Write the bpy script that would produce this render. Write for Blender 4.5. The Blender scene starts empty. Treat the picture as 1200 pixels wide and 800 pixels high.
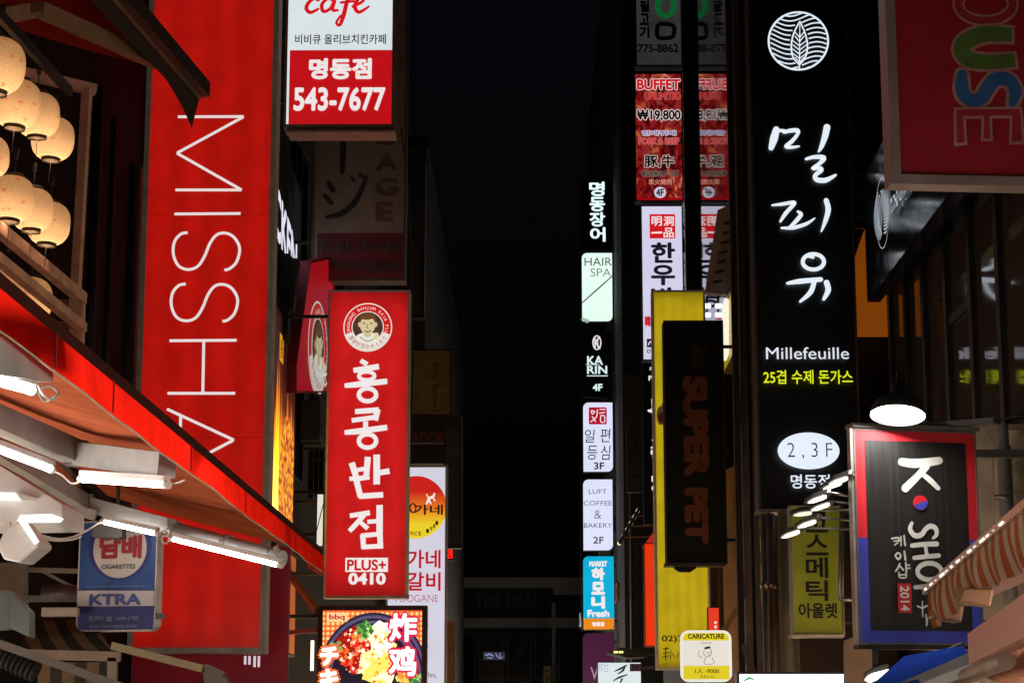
import bpy, bmesh, math, random
from mathutils import Vector, Matrix
R = math.radians
random.seed(7)
scn = bpy.context.scene
COL = scn.collection

# ------------------------------------------------------------------ camera, world, exposure
F = 2400.0                                  # focal length in pixels of a 1200 px wide frame
CAM = Vector((0, 0, 1.6))
PITCH = math.atan(450 / F)                  # street lines meet at (620, 850)
YAW = math.atan(20 / F * math.cos(PITCH))
FWDH = Vector((-math.sin(YAW), math.cos(YAW), 0))
RIGHT = Vector((math.cos(YAW), math.sin(YAW), 0))
FWD = FWDH * math.cos(PITCH) + Vector((0, 0, math.sin(PITCH)))
UP = -FWDH * math.sin(PITCH) + Vector((0, 0, math.cos(PITCH)))
cd = bpy.data.cameras.new('camera'); cam = bpy.data.objects.new('camera', cd); COL.objects.link(cam)
cd.sensor_width = 36; cd.sensor_fit = 'HORIZONTAL'; cd.lens = 36 * F / 1200
cd.clip_start = 0.1; cd.clip_end = 2000
m3 = Matrix((RIGHT, UP, -FWD)).transposed()
cam.matrix_world = Matrix.Translation(CAM) @ m3.to_4x4()
scn.camera = cam

w = bpy.data.worlds.new('World'); scn.world = w; w.use_nodes = True
nt = w.node_tree
sky = nt.nodes.new('ShaderNodeTexSky'); sky.sky_type = 'NISHITA'; sky.sun_disc = False
sky.sun_elevation = R(-3); sky.sun_rotation = R(200)
bg = nt.nodes['Background']; tint = nt.nodes.new('ShaderNodeMix'); tint.data_type = 'RGBA'; tint.blend_type = 'MULTIPLY'; tint.inputs[0].default_value = 1; tint.inputs[7].default_value = (.62, .80, 1.25, 1)
nt.links.new(sky.outputs[0], tint.inputs[6]); nt.links.new(tint.outputs[2], bg.inputs[0]); bg.inputs[1].default_value = 0.035
scn.view_settings.view_transform = 'Standard'; scn.view_settings.look = 'None'
scn.view_settings.gamma = 1; scn.view_settings.exposure = 0; scn.view_settings.use_curve_mapping = False
scn.cycles.use_denoising = True
scn.cycles.max_bounces = 6; scn.cycles.diffuse_bounces = 3; scn.cycles.glossy_bounces = 3
scn.cycles.sample_clamp_indirect = 4


def W(x, y, D):
    """point of the street at distance D along it, seen at photo position x, y"""
    d = RIGHT * ((x - 600) / F) + UP * ((400 - y) / F) + FWD
    return CAM + d * (D / d.y)


# ------------------------------------------------------------------ materials
def lin(c):
    out = []
    for v in c:
        v = v / 255
        out.append(v / 12.92 if v <= .04045 else ((v + .055) / 1.055) ** 2.4)
    return (*out, 1)


_mc = {}


def mat(col, rough=.6, metal=0, var=.25, scale=6, bump=0, name='paint', spec=.5, stretch=(1, 1, 1), rv=1):
    """col: linear base colour; var: amount of dirt / wear variation"""
    key = ('m', col, rough, metal, var, scale, bump, spec, stretch, rv)
    if key in _mc: return _mc[key]
    m = bpy.data.materials.new(name); m.use_nodes = True
    n, l = m.node_tree.nodes, m.node_tree.links
    p = n['Principled BSDF']
    p.inputs['Roughness'].default_value = rough; p.inputs['Metallic'].default_value = metal
    p.inputs['Specular IOR Level'].default_value = spec
    tc = n.new('ShaderNodeTexCoord'); mp = n.new('ShaderNodeMapping'); mp.inputs['Scale'].default_value = stretch
    l.new(tc.outputs['Object'], mp.inputs[0])
    no = n.new('ShaderNodeTexNoise'); no.inputs['Scale'].default_value = scale; no.inputs['Detail'].default_value = 7
    l.new(mp.outputs[0], no.inputs[0])
    cr = n.new('ShaderNodeValToRGB')
    a = tuple(c * (1 - var) for c in col[:3]) + (1,); b = tuple(min(1, c * (1 + var * .6)) for c in col[:3]) + (1,)
    cr.color_ramp.elements[0].position = .32; cr.color_ramp.elements[0].color = a
    cr.color_ramp.elements[1].position = .68; cr.color_ramp.elements[1].color = b
    l.new(no.outputs[0], cr.inputs[0]); l.new(cr.outputs[0], p.inputs['Base Color'])
    mr = n.new('ShaderNodeMapRange'); mr.inputs[3].default_value = max(.02, rough - .1 * rv); mr.inputs[4].default_value = min(1, rough + .15 * rv)
    l.new(no.outputs[0], mr.inputs[0]); l.new(mr.outputs[0], p.inputs['Roughness'])
    if bump:
        bp = n.new('ShaderNodeBump'); bp.inputs['Strength'].default_value = bump; bp.inputs['Distance'].default_value = .02
        l.new(no.outputs[0], bp.inputs['Height']); l.new(bp.outputs[0], p.inputs['Normal'])
    _mc[key] = m
    return m


def glow(c, s=1.0, var=0.0, rough=.35, name='glowing_surface', scale=1.6):
    """lit face of a sign or lamp, or a surface given an added glow: c is the sRGB colour it shines with"""
    key = ('e', c, s, var, scale)
    if key in _mc: return _mc[key]
    m = bpy.data.materials.new(name); m.use_nodes = True
    n, l = m.node_tree.nodes, m.node_tree.links
    p = n['Principled BSDF']
    col = lin(c)
    p.inputs['Base Color'].default_value = tuple(v * .35 for v in col[:3]) + (1,)
    p.inputs['Roughness'].default_value = rough
    p.inputs['Emission Color'].default_value = col
    p.inputs['Emission Strength'].default_value = s
    if var:
        tc = n.new('ShaderNodeTexCoord')
        no = n.new('ShaderNodeTexNoise'); no.inputs['Scale'].default_value = scale; no.inputs['Detail'].default_value = 5
        l.new(tc.outputs['Object'], no.inputs[0])
        mr = n.new('ShaderNodeMapRange'); mr.inputs[1].default_value = .3; mr.inputs[2].default_value = .7
        mr.inputs[3].default_value = s * (1 - var); mr.inputs[4].default_value = s * (1 + var * .5)
        l.new(no.outputs[0], mr.inputs[0]); l.new(mr.outputs[0], p.inputs['Emission Strength'])
    _mc[key] = m
    return m


def fabric(col, trans=.4, scale=90, name='fabric', stripe=None):
    """woven cloth that lets light through; stripe = (second colour, axis, period)"""
    m = bpy.data.materials.new(name); m.use_nodes = True
    n, l = m.node_tree.nodes, m.node_tree.links
    out = n['Material Output']; n.remove(n['Principled BSDF'])
    d = n.new('ShaderNodeBsdfDiffuse'); t = n.new('ShaderNodeBsdfTranslucent'); mx = n.new('ShaderNodeMixShader')
    mx.inputs[0].default_value = trans
    tc = n.new('ShaderNodeTexCoord')
    no = n.new('ShaderNodeTexNoise'); no.inputs['Scale'].default_value = 5; no.inputs['Detail'].default_value = 8
    l.new(tc.outputs['Object'], no.inputs[0])
    cr = n.new('ShaderNodeValToRGB'); cr.color_ramp.elements[0].position = .3; cr.color_ramp.elements[1].position = .7
    cr.color_ramp.elements[0].color = (.72, .72, .72, 1); cr.color_ramp.elements[1].color = (1, 1, 1, 1)
    l.new(no.outputs[0], cr.inputs[0])
    mu = n.new('ShaderNodeMix'); mu.data_type = 'RGBA'; mu.blend_type = 'MULTIPLY'; mu.inputs[0].default_value = 1
    l.new(cr.outputs[0], mu.inputs[7])
    mu.inputs[6].default_value = (*col, 1)
    if stripe:
        col2, axis, per = stripe
        sx = n.new('ShaderNodeSeparateXYZ'); l.new(tc.outputs['UV'], sx.inputs[0])
        a = n.new('ShaderNodeMath'); a.operation = 'MULTIPLY'; a.inputs[1].default_value = 1 / per
        l.new(sx.outputs[axis], a.inputs[0])
        b = n.new('ShaderNodeMath'); b.operation = 'FRACT'; l.new(a.outputs[0], b.inputs[0])
        c = n.new('ShaderNodeMath'); c.operation = 'GREATER_THAN'; c.inputs[1].default_value = .5; l.new(b.outputs[0], c.inputs[0])
        ms = n.new('ShaderNodeMix'); ms.data_type = 'RGBA'; ms.inputs[6].default_value = (*col, 1); ms.inputs[7].default_value = (*col2, 1)
        l.new(c.outputs[0], ms.inputs[0]); l.new(ms.outputs[2], mu.inputs[6])
    l.new(mu.outputs[2], d.inputs[0]); l.new(mu.outputs[2], t.inputs[0])
    l.new(d.outputs[0], mx.inputs[1]); l.new(t.outputs[0], mx.inputs[2]); l.new(mx.outputs[0], out.inputs[0])
    return m


def translucent_face(col, name='acrylic_face', rough=.3, gloss=.04):
    """acrylic sheet lit by the tubes behind it"""
    m = bpy.data.materials.new(name); m.use_nodes = True
    n, l = m.node_tree.nodes, m.node_tree.links
    out = n['Material Output']; n.remove(n['Principled BSDF'])
    t = n.new('ShaderNodeBsdfTranslucent'); t.inputs[0].default_value = (*col, 1)
    g = n.new('ShaderNodeBsdfGlossy'); g.inputs['Roughness'].default_value = rough; g.inputs[0].default_value = (1, 1, 1, 1)
    mx = n.new('ShaderNodeMixShader'); mx.inputs[0].default_value = gloss
    tc = n.new('ShaderNodeTexCoord'); no = n.new('ShaderNodeTexNoise'); no.inputs['Scale'].default_value = 3; no.inputs['Detail'].default_value = 8
    l.new(tc.outputs['Object'], no.inputs[0])
    cr = n.new('ShaderNodeValToRGB'); cr.color_ramp.elements[0].position = .3; cr.color_ramp.elements[1].position = .6
    cr.color_ramp.elements[0].color = tuple(c * .8 for c in col) + (1,); cr.color_ramp.elements[1].color = (*col, 1)
    l.new(no.outputs[0], cr.inputs[0]); l.new(cr.outputs[0], t.inputs[0])
    l.new(t.outputs[0], mx.inputs[1]); l.new(g.outputs[0], mx.inputs[2]); l.new(mx.outputs[0], out.inputs[0])
    return m


STEEL = mat((.09, .085, .08), .45, .6, .35, 9, name='dark_steel')
BLACK = mat((.012, .012, .013), .5, 0, .3, 9, name='black_paint')
DARKMETAL = mat((.035, .033, .032), .4, .5, .3, 9, name='dark_metal')
ALU = mat((.42, .40, .38), .35, .8, .2, 8, name='aluminium')
GREYW = mat((.50, .48, .45), .5, 0, .22, 7, name='off_white_paint')
WHITEP = mat((.50, .495, .48), .45, 0, .12, 7, name='white_paint')
SALMON = mat((.80, .45, .32), .55, 0, .25, 8, name='salmon_paint')
BROWN = mat((.10, .06, .05), .6, 0, .3, 6, name='brown_paint')
MAUVE = mat((.17, .12, .11), .5, .1, .3, 7, name='mauve_paint')
CABLE = mat((.55, .52, .48), .6, 0, .2, 20, name='cable_plastic')
DCABLE = mat((.02, .02, .02), .6, 0, .2, 20, name='black_cable')

# ------------------------------------------------------------------ objects
_MX = {}


def thing(name, label, cat, loc=(0, 0, 0), group=None, rz=0):
    o = bpy.data.objects.new(name, None); COL.objects.link(o)
    o.empty_display_size = .2
    o.location = loc; o.rotation_euler = (0, 0, rz)
    o['label'] = label; o['category'] = cat
    if group: o['group'] = group
    _MX[o.name] = Matrix.Translation(Vector(loc)) @ Matrix.Rotation(rz, 4, 'Z')
    return o


class MB:
    def __init__(s): s.v = []; s.f = []; s.sm = []; s.uv = {}

    def add(s, vs, fs, smooth=False):
        b = len(s.v); s.v += [Vector(v) for v in vs]
        for f in fs: s.f.append([i + b for i in f]); s.sm.append(smooth)
        return b

    def box(s, x0, x1, y0, y1, z0, z1):
        s.add([(x0, y0, z0), (x1, y0, z0), (x1, y1, z0), (x0, y1, z0), (x0, y0, z1), (x1, y0, z1), (x1, y1, z1), (x0, y1, z1)],
              [(0, 3, 2, 1), (4, 5, 6, 7), (0, 1, 5, 4), (1, 2, 6, 5), (2, 3, 7, 6), (3, 0, 4, 7)]); return s

    def bar(s, a, b, wd, ht, up=(0, 0, 1)):
        """rectangular bar from a to b, wd wide, ht high"""
        a, b = Vector(a), Vector(b); d = (b - a).normalized(); up = Vector(up)
        r = d.cross(up)
        if r.length < 1e-4: r = d.cross(Vector((0, 1, 0)))
        r.normalize(); u = r.cross(d).normalized()
        c = []
        for p in (a, b):
            for i, j in ((-1, -1), (1, -1), (1, 1), (-1, 1)): c.append(p + r * (i * wd / 2) + u * (j * ht / 2))
        s.add(c, [(3, 2, 1, 0), (4, 5, 6, 7), (0, 1, 5, 4), (1, 2, 6, 5), (2, 3, 7, 6), (3, 0, 4, 7)]); return s

    def tube(s, pts, r, n=10, caps=True):
        pts = [Vector(p) for p in pts]; rings = []; vs = []
        for i, p in enumerate(pts):
            d = (pts[min(i + 1, len(pts) - 1)] - pts[max(i - 1, 0)]).normalized()
            ref = Vector((0, 0, 1)) if abs(d.z) < .9 else Vector((1, 0, 0))
            u = d.cross(ref).normalized(); v = u.cross(d)
            rr = r[i] if isinstance(r, (list, tuple)) else r
            vs += [p + (u * math.cos(2 * math.pi * k / n) + v * math.sin(2 * math.pi * k / n)) * rr for k in range(n)]
        fs = []
        for i in range(len(pts) - 1):
            for k in range(n): fs.append((i * n + k, i * n + (k + 1) % n, (i + 1) * n + (k + 1) % n, (i + 1) * n + k))
        b = s.add(vs, fs, True)
        if caps:
            s.f.append([b + k for k in range(n)][::-1]); s.sm.append(False)
            s.f.append([b + (len(pts) - 1) * n + k for k in range(n)]); s.sm.append(False)
        return s

    def lathe(s, prof, c=(0, 0, 0), n=28, axis=None):
        """prof: (radius, height) list; turned about z, or about `axis`"""
        c = Vector(c); q = Vector((0, 0, 1)).rotation_difference(Vector(axis).normalized()) if axis else None
        vs = []
        for r, z in prof:
            for k in range(n):
                p = Vector((r * math.cos(2 * math.pi * k / n), r * math.sin(2 * math.pi * k / n), z))
                vs.append(c + (q @ p if q else p))
        fs = []
        for i in range(len(prof) - 1):
            for k in range(n): fs.append((i * n + k, i * n + (k + 1) % n, (i + 1) * n + (k + 1) % n, (i + 1) * n + k))
        s.add(vs, fs, True); return s

    def prism(s, poly, off):
        """polygon (3-D points) pushed along off"""
        off = Vector(off); n = len(poly); a = [Vector(p) for p in poly]; b = [p + off for p in a]
        fs = [list(range(n)), [n + i for i in range(n)][::-1]]
        for i in range(n): fs.append((i, i + n, (i + 1) % n + n, (i + 1) % n))
        s.add(a + b, fs); return s

    def sheet(s, P, thick=0, smooth=True):
        """grid of points P[i][j]"""
        ni, nj = len(P), len(P[0])
        vs = [p for row in P for p in row]
        fs = [(i * nj + j, i * nj + j + 1, (i + 1) * nj + j + 1, (i + 1) * nj + j) for i in range(ni - 1) for j in range(nj - 1)]
        s.add(vs, fs, smooth); return s

    def build(s, name, m, parent=None, local=False, uv=None, bevel=0):
        me = bpy.data.meshes.new(name)
        vs = s.v
        if parent and not local:
            inv = _MX[parent.name].inverted(); vs = [inv @ v for v in vs]
        me.from_pydata([tuple(v) for v in vs], [], s.f)
        me.polygons.foreach_set('use_smooth', s.sm)
        if uv:
            ul = me.uv_layers.new(name='uv')
            for lp in me.loops: ul.data[lp.index].uv = uv[lp.vertex_index]
        me.materials.append(m); me.update()
        o = bpy.data.objects.new(name, me); COL.objects.link(o)
        if parent: o.parent = parent; _MX[o.name] = _MX[parent.name]
        else: _MX[o.name] = Matrix.Identity(4)
        if bevel:
            b = o.modifiers.new('bevel', 'BEVEL'); b.width = bevel; b.segments = 2; b.limit_method = 'ANGLE'
        return o


def struct(o): o['kind'] = 'structure'; return o


def single(o, label, cat, group=None):
    """a thing that is one mesh: moves its origin to its base"""
    me = o.data; n = len(me.vertices)
    c = sum((v.co for v in me.vertices), Vector()) / n; z = min(v.co.z for v in me.vertices); b = Vector((c.x, c.y, z))
    for v in me.vertices: v.co -= b
    o.location = b
    o['label'] = label; o['category'] = cat
    if group: o['group'] = group
    return o


# ------------------------------------------------------------------ lettering
_fc = {}


def glyphs(txt, bold=0, shear=0):
    key = (txt, bold, shear)
    if key not in _fc:
        c = bpy.data.curves.new('lettering_curve', 'FONT'); c.body = txt; c.offset = bold; c.shear = shear
        c.resolution_u = 4
        o = bpy.data.objects.new('lettering_curve', c); COL.objects.link(o)
        me = bpy.data.meshes.new_from_object(o.evaluated_get(bpy.context.evaluated_depsgraph_get()))
        vs = [(v.co.x, v.co.y) for v in me.vertices]; fs = [list(p.vertices) for p in me.polygons]
        bpy.data.objects.remove(o); bpy.data.curves.remove(c); bpy.data.meshes.remove(me)
        _fc[key] = (vs, fs)
    return _fc[key]


def clip(poly, x0, x1, z0, z1):
    def half(pts, ins, cut):
        out = []
        for i, a in enumerate(pts):
            b = pts[(i + 1) % len(pts)]
            if ins(a): out.append(a)
            if ins(a) != ins(b): out.append(cut(a, b))
        return out

    def cx(X): return lambda a, b: (X, a[1] + (b[1] - a[1]) * (X - a[0]) / (b[0] - a[0]))
    def cz(Z): return lambda a, b: (a[0] + (b[0] - a[0]) * (Z - a[1]) / (b[1] - a[1]), Z)
    for ins, cut in ((lambda p: p[0] >= x0, cx(x0)), (lambda p: p[0] <= x1, cx(x1)), (lambda p: p[1] >= z0, cz(z0)), (lambda p: p[1] <= z1, cz(z1))):
        if not poly: return []
        poly = half(poly, ins, cut)
    return poly


def outline(wd, ht, rad, inset=0):
    """rounded rectangle: rad = radii (tl, tr, br, bl); x centred, z from 0"""
    x0, x1, z0, z1 = -wd / 2 + inset, wd / 2 - inset, inset, ht - inset
    pts = []
    for (cx, cz, a0), r in zip(((x0, z1, 180), (x1, z1, 90), (x1, z0, 0), (x0, z0, -90)), rad):
        r0 = r; r = max(0, r - inset)
        sx = 1 if cx == x0 else -1; sz = -1 if cz == z1 else 1
        if r0 < 1e-4: pts.append((cx, cz)); continue
        r = max(r, .0005)
        for k in range(9):
            a = R(a0 - 90 * k / 8); pts.append((cx + sx * r + r * math.cos(a), cz + sz * r + r * math.sin(a)))
    return pts                                # clockwise seen from the front


def tubes_in(s, n, strength, col=(255, 250, 240), margin=.08, yy=None):
    for i in range(n):
        x = -s.w / 2 + s.w * (i + .5) / n
        MB().tube([(x, yy or s.depth * .6, margin), (x, yy or s.depth * .6, s.h - margin)], .013, 8).build('tube', glow(col, strength), s.root, True)


class Sign:
    """a sign board standing in the street; x along its face, y into it, z up"""

    def __init__(s, name, label, xl, xr, yt, yb, D, D2=None, depth=.2, fw=.03, frame=DARKMETAL, face=None, rad=(0, 0, 0, 0),
                 cat='sign', group=None, proud=.015, cab=None, facename='face_panel', hollow=False, poly=None):
        D2 = D2 or D; ym = (yt + yb) / 2
        a, b = W(xl, ym, D), W(xr, ym, D2)
        d = Vector((b.x - a.x, b.y - a.y, 0)); s.w = d.length
        xm = (xl + xr) / 2; Dm = (a.y + b.y) / 2; u = d.normalized()
        s.rz = math.atan2(u.y, u.x); mid = (a + b) / 2
        nrm = Vector((u.y, -u.x, 0))          # toward the viewer
        def z_at(y):
            ray = W(xm, y, 10) - CAM; t = (mid - CAM).dot(nrm) / ray.dot(nrm); return (CAM + ray * t).z
        zt, zb = z_at(yt), z_at(yb); s.h = zt - zb
        s.root = thing(name, label, cat, (mid.x, mid.y, zb), group, s.rz)
        s.inv = _MX[s.root.name].inverted(); s.k = 0; s.fw = fw; s.depth = depth; s.D = Dm; s.rad = rad
        out = outline(s.w, s.h, rad); inn = outline(s.w, s.h, rad, fw)
        if poly:
            out = [s.loc(*p) for p in poly]; cx, cz = sum(p[0] for p in out) / len(out), sum(p[1] for p in out) / len(out)
            inn = [(cx + (x - cx) * .97, cz + (z - cz) * .97) for x, z in out]
        m = MB()
        if hollow:                            # tray with open front, for tubes behind a translucent face
            W2, t = s.w / 2, .02
            m.box(-W2, W2, depth - t, depth, 0, s.h); m.box(-W2, -W2 + t, .001, depth - t, 0, s.h); m.box(W2 - t, W2, .001, depth - t, 0, s.h)
            m.box(-W2 + t, W2 - t, .001, depth - t, 0, t); m.box(-W2 + t, W2 - t, .001, depth - t, s.h - t, s.h)
        else:
            m.prism([(x, .001, z) for x, z in out], (0, depth, 0))
        if fw:
            n = len(out); vs = []
            for y in (0.0005, -proud):
                vs += [(x, y, z) for x, z in out]
            vs += [(x, -proud, z) for x, z in inn] + [(x, -.003, z) for x, z in inn]
            fs = []
            for i in range(n):
                j = (i + 1) % n
                for q in range(3): fs.append((q * n + i, q * n + j, (q + 1) * n + j, (q + 1) * n + i))
            m.add(vs, fs)
        m.build('cabinet', cab or frame, s.root, True)
        if face:
            f = MB()
            if hollow: f.prism([(x, -.004, z) for x, z in inn], (0, .004, 0)); f.f = f.f[:1]; f.sm = f.sm[:1]
            else: f.add([(x, -.004, z) for x, z in inn], [list(range(len(inn)))])
            s.face = f.build(facename, face, s.root, True)

    def loc(s, x, y):
        """photo position on the plane of the face -> local x, z"""
        o = s.inv @ CAM; p = s.inv @ W(x, y, 10); d = p - o; t = -o.y / d.y; q = o + d * t
        return q.x, q.z

    def y(s): s.k += 1; return -.005 - .0007 * s.k

    def flat(s, polys, m, name='printed_shape', parent=None, cl=True):
        """polygons in local x, z laid on the face"""
        b = MB(); y = s.y(); lim = (-s.w / 2 + s.fw, s.w / 2 - s.fw, s.fw, s.h - s.fw)
        for i, p in enumerate(polys):
            if cl: p = clip(p, *lim)
            if len(p) > 2: b.add([(x, y - i * .00012, z) for x, z in p], [list(range(len(p)))])
        s.k += int(len(polys) * .00012 / .0007) + 1
        if b.f: return b.build(name, m, parent or s.root, True)

    def rect(s, x0, y0, x1, y1, m, name='printed_band'):
        a, b = s.loc(x0, y1), s.loc(x1, y0)
        return s.flat([[(a[0], b[1]), (b[0], b[1]), (b[0], a[1]), a]], m, name)

    def ell(s, cx, cy, rx, ry, m, name='printed_disc', n=40):
        c = s.loc(cx, cy); e = s.loc(cx + rx, cy - ry); a, b = e[0] - c[0], e[1] - c[1]
        return s.flat([[(c[0] + a * math.cos(-2 * math.pi * k / n), c[1] + b * math.sin(-2 * math.pi * k / n)) for k in range(n)]], m, name)

    def text(s, txt, x0, y0, x1, y1, m, bold=0, rot=0, name='lettering', shear=0, halo=None, halo_w=.06, vertical=False):
        """writing fitted to a box given by its photo corners; rot=-1 runs downward, turned clockwise"""
        if vertical:
            n = len(txt); hh = (y1 - y0) / n; gap = hh * .08; b = MB(); y = s.y(); s.k += 1
            for i, ch in enumerate(txt):
                if ch != ' ': s._fit(b, y, glyphs(ch, min(bold, 0)), x0, y0 + i * hh + gap / 2, x1, y0 + (i + 1) * hh - gap / 2, 0, bold)
            return b.build(name, m, s.root, True)
        if halo:
            b = MB(); y = s.y(); s.k += 1; s._fit(b, y, glyphs(txt, 0, shear), x0, y0, x1, y1, rot, bold + halo_w, bold)
            b.build('lettering_outline', halo, s.root, True)
        b = MB(); y = s.y(); s.k += 1; s._fit(b, y, glyphs(txt, min(bold, 0), shear), x0, y0, x1, y1, rot, bold)
        return b.build(name, m, s.root, True)

    def _fit(s, b, y, g, x0, y0, x1, y1, rot, bold=0, fitbold=None):
        """bold: the outline is thickened by laying shifted copies of the letters over each other"""
        vs, fs = g
        if not vs: return
        if rot == -1: vs = [(v[1], -v[0]) for v in vs]
        e = max(0, bold if fitbold is None else fitbold)
        ax, bx = min(v[0] for v in vs) - e, max(v[0] for v in vs) + e; ay, by = min(v[1] for v in vs) - e, max(v[1] for v in vs) + e
        A, B = s.loc(x0, y1), s.loc(x1, y0)
        sh = [(0, 0)] + ([(bold * math.cos(k * math.pi / 4), bold * math.sin(k * math.pi / 4)) for k in range(8)] if bold > 0 else [])
        for i, (du, dv) in enumerate(sh):
            b.add([(A[0] + (v[0] + du - ax) / (bx - ax + 1e-9) * (B[0] - A[0]), y - i * .0001, A[1] + (v[1] + dv - ay) / (by - ay + 1e-9) * (B[1] - A[1])) for v in vs], fs)

    def strokes(s, lst, m, tf=(0, 0, 1), name='lettering', caps=True, w=None, closed=False):
        """brush strokes: lists of (x, y, width) in an enlarged crop; tf = crop origin and scale"""
        ox, oy, sc = tf; b = MB(); mpp = s.D / F   # metres per photo pixel
        for st in lst:
            cl = closed
            pts = []
            for p in st:
                X, Z = s.loc(ox + p[0] / sc, oy + p[1] / sc); pts.append((Vector((X, Z)), (p[2] if len(p) > 2 else w) / sc * mpp))
            if len(pts) > 2: pts = smooth_path(pts, cl)
            y = s.y(); n = len(pts); L = []; Rr = []
            for i, (p, wd) in enumerate(pts):
                q0 = pts[(i - 1) % n if cl else max(i - 1, 0)][0]; q1 = pts[(i + 1) % n if cl else min(i + 1, n - 1)][0]
                d = (q1 - q0)
                if d.length < 1e-9: d = Vector((1, 0))
                d.normalize(); nn = Vector((-d.y, d.x)) * (wd / 2)
                L.append(p + nn); Rr.append(p - nn)
            vs = [(v.x, y, v.y) for v in L] + [(v.x, y, v.y) for v in Rr]
            fs = [(i, (i + 1) % n, n + (i + 1) % n, n + i) for i in range(n if cl else n - 1)]
            b.add(vs, fs)
            if caps and not cl:
                for p, wd in (pts[0], pts[-1]):
                    yy = s.y()
                    b.add([(p.x + wd / 2 * math.cos(2 * math.pi * k / 12), yy, p.y + wd / 2 * math.sin(2 * math.pi * k / 12)) for k in range(12)], [list(range(12))])
        return b.build(name, m, s.root, True)

    def ring(s, cx, cy, rx, ry, wd, m, name='emblem_ring', tf=(0, 0, 1), n=28):
        return s.strokes([[(cx + rx * math.cos(2 * math.pi * k / n), cy + ry * math.sin(2 * math.pi * k / n), wd) for k in range(n)]], m, tf, name, closed=True)

    def bracket(s, wall_x, zs=(.12, .88), r=.02, m=STEEL):
        M = _MX[s.root.name]; e = s.w / 2 if wall_x > 0 else -s.w / 2
        for f in zs:
            a = M @ Vector((e, s.depth * .5, s.h * f)); MB().bar(a, (wall_x, a.y, a.z), r * 2, r * 2).build('bracket', m, s.root)


def smooth_path(pts, closed=False, sub=4):
    out = []; n = len(pts)
    rng = range(n) if closed else range(n - 1)
    for i in rng:
        g = (lambda k: pts[k % n]) if closed else (lambda k: pts[max(0, min(n - 1, k))])
        p0, p1, p2, p3 = g(i - 1), g(i), g(i + 1), g(i + 2)
        for k in range(sub):
            t = k / sub; t2, t3 = t * t, t * t * t
            p = ((2 * p1[0]) + (p2[0] - p0[0]) * t + (2 * p0[0] - 5 * p1[0] + 4 * p2[0] - p3[0]) * t2 + (3 * p1[0] - p0[0] - 3 * p2[0] + p3[0]) * t3) * .5
            out.append((p, p1[1] + (p2[1] - p1[1]) * t))
    if not closed: out.append(pts[-1])
    return out


# ------------------------------------------------------------------ ground and buildings
g = MB(); g.add([(-150, -60, 0), (150, -60, 0), (150, 260, 0), (-150, 260, 0)], [(0, 1, 2, 3)])
ground = struct(g.build('ground', mat((.05, .05, .05), .85, 0, .3, 2, .3, name='asphalt')))
g = MB()
for x0, x1 in ((-3.3, -2.3), (2.3, 3.1)): g.box(x0, x1, 1, 78, 0.0, .12)
struct(g.build('pavement', mat((.22, .21, .2), .8, 0, .3, 3, .2, name='paving')))
DARKWALL = mat((.030, .027, .025), .75, 0, .4, 1.2, .3, name='dark_render')
GREYWALL = mat((.055, .052, .05), .8, 0, .35, 1.5, .3, name='grey_render')
GRANITE = mat((.006, .006, .007), .035, 0, .1, 30, name='polished_granite', spec=.8, rv=.1)
PANE = mat((.006, .006, .008), .08, 0, .1, 2, name='window_glass', spec=.6)
SHOPFILL = glow((255, 214, 170), 3.0, .3)
BRIGHTFILL = glow((255, 238, 220), 8.0, .3)  # emission of the unseen street-level panels added as fill light


def building(label, x0, x1, y0, y1, h, wall=DARKWALL, side=1, shop=None, wins=(), cat='building', name='shop_building'):
    """side=1: street face at x1, side=-1: street face at x0"""
    r = thing(name, label, cat, ((x0 + x1) / 2, (y0 + y1) / 2, 0))
    MB().box(x0, x1, y0, y1, 0, h).build('wall', wall, r)
    MB().box(x0 - .04, x1 + .04, y0 - .04, y1 + .04, h + .002, h + .25).build('parapet', DARKMETAL, r)
    fx = x1 if side == 1 else x0
    if shop:
        for ya, yb in shop:
            m = MB(); a, b = sorted((fx + .002 * side, fx + .05 * side))
            m.box(a, b, ya, yb, .35, 1.95).build('shop_fill_window', BRIGHTFILL if yb < 11 or ya > 46 else SHOPFILL, r)  # glowing window panels below view, added as fill light for the street
    for (ya, yb, za, zb) in wins:
        a, b = sorted((fx + .001 * side, fx + .07 * side)); t = .06
        m = MB()
        m.box(a, b, ya, ya + t, za, zb); m.box(a, b, yb - t, yb, za, zb); m.box(a, b, ya + t, yb - t, zb - t, zb); m.box(a, b, ya + t, yb - t, za, za + t)
        m.box(a, b, (ya + yb) / 2 - .025, (ya + yb) / 2 + .025, za + t, zb - t)
        f = m.build('window', DARKMETAL, r)
        a, b = sorted((fx + .003 * side, fx + .02 * side))
        MB().box(a, b, ya + t, yb - t, za + t, zb - t).build('pane', PANE, f)
    return r


LW = [(8, 9.4, 5.4, 7.2), (11, 12.4, 5.4, 7.2), (8, 9.4, 8.2, 10), (11, 12.4, 8.2, 10)]
building('dark shop house behind the paper lanterns and red awnings', -12, -3.9, 1, 20.3, 14, side=1, shop=[(2, 5.5), (6.5, 10), (11, 14)], wins=LW, wall=mat((.004, .004, .004), .85, 0, .4, 1.2, .3, name='dark_render', spec=.15))
building('dark facade carrying the flame picture and the row of left-hand signs', -12, -3.35, 20.9, 46, 17, side=1,
         shop=[(22, 26), (27, 31), (33, 38), (40, 45)], wins=[(28 + 3 * i, 29.6 + 3 * i, z, z + 1.7) for i in range(3) for z in (5, 8.2, 11.4)])
building('black block in the distance past the left-hand signs', -12, -2.4, 46.6, 76, 15, wall=GREYWALL, side=1, shop=[(48, 56), (58, 66)])
building('building with brown glazed front under the curved sign at right', 3.75, 12, 2, 20.5, 13, side=-1, shop=[(2.3, 5), (6, 9), (13, 19)])
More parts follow.
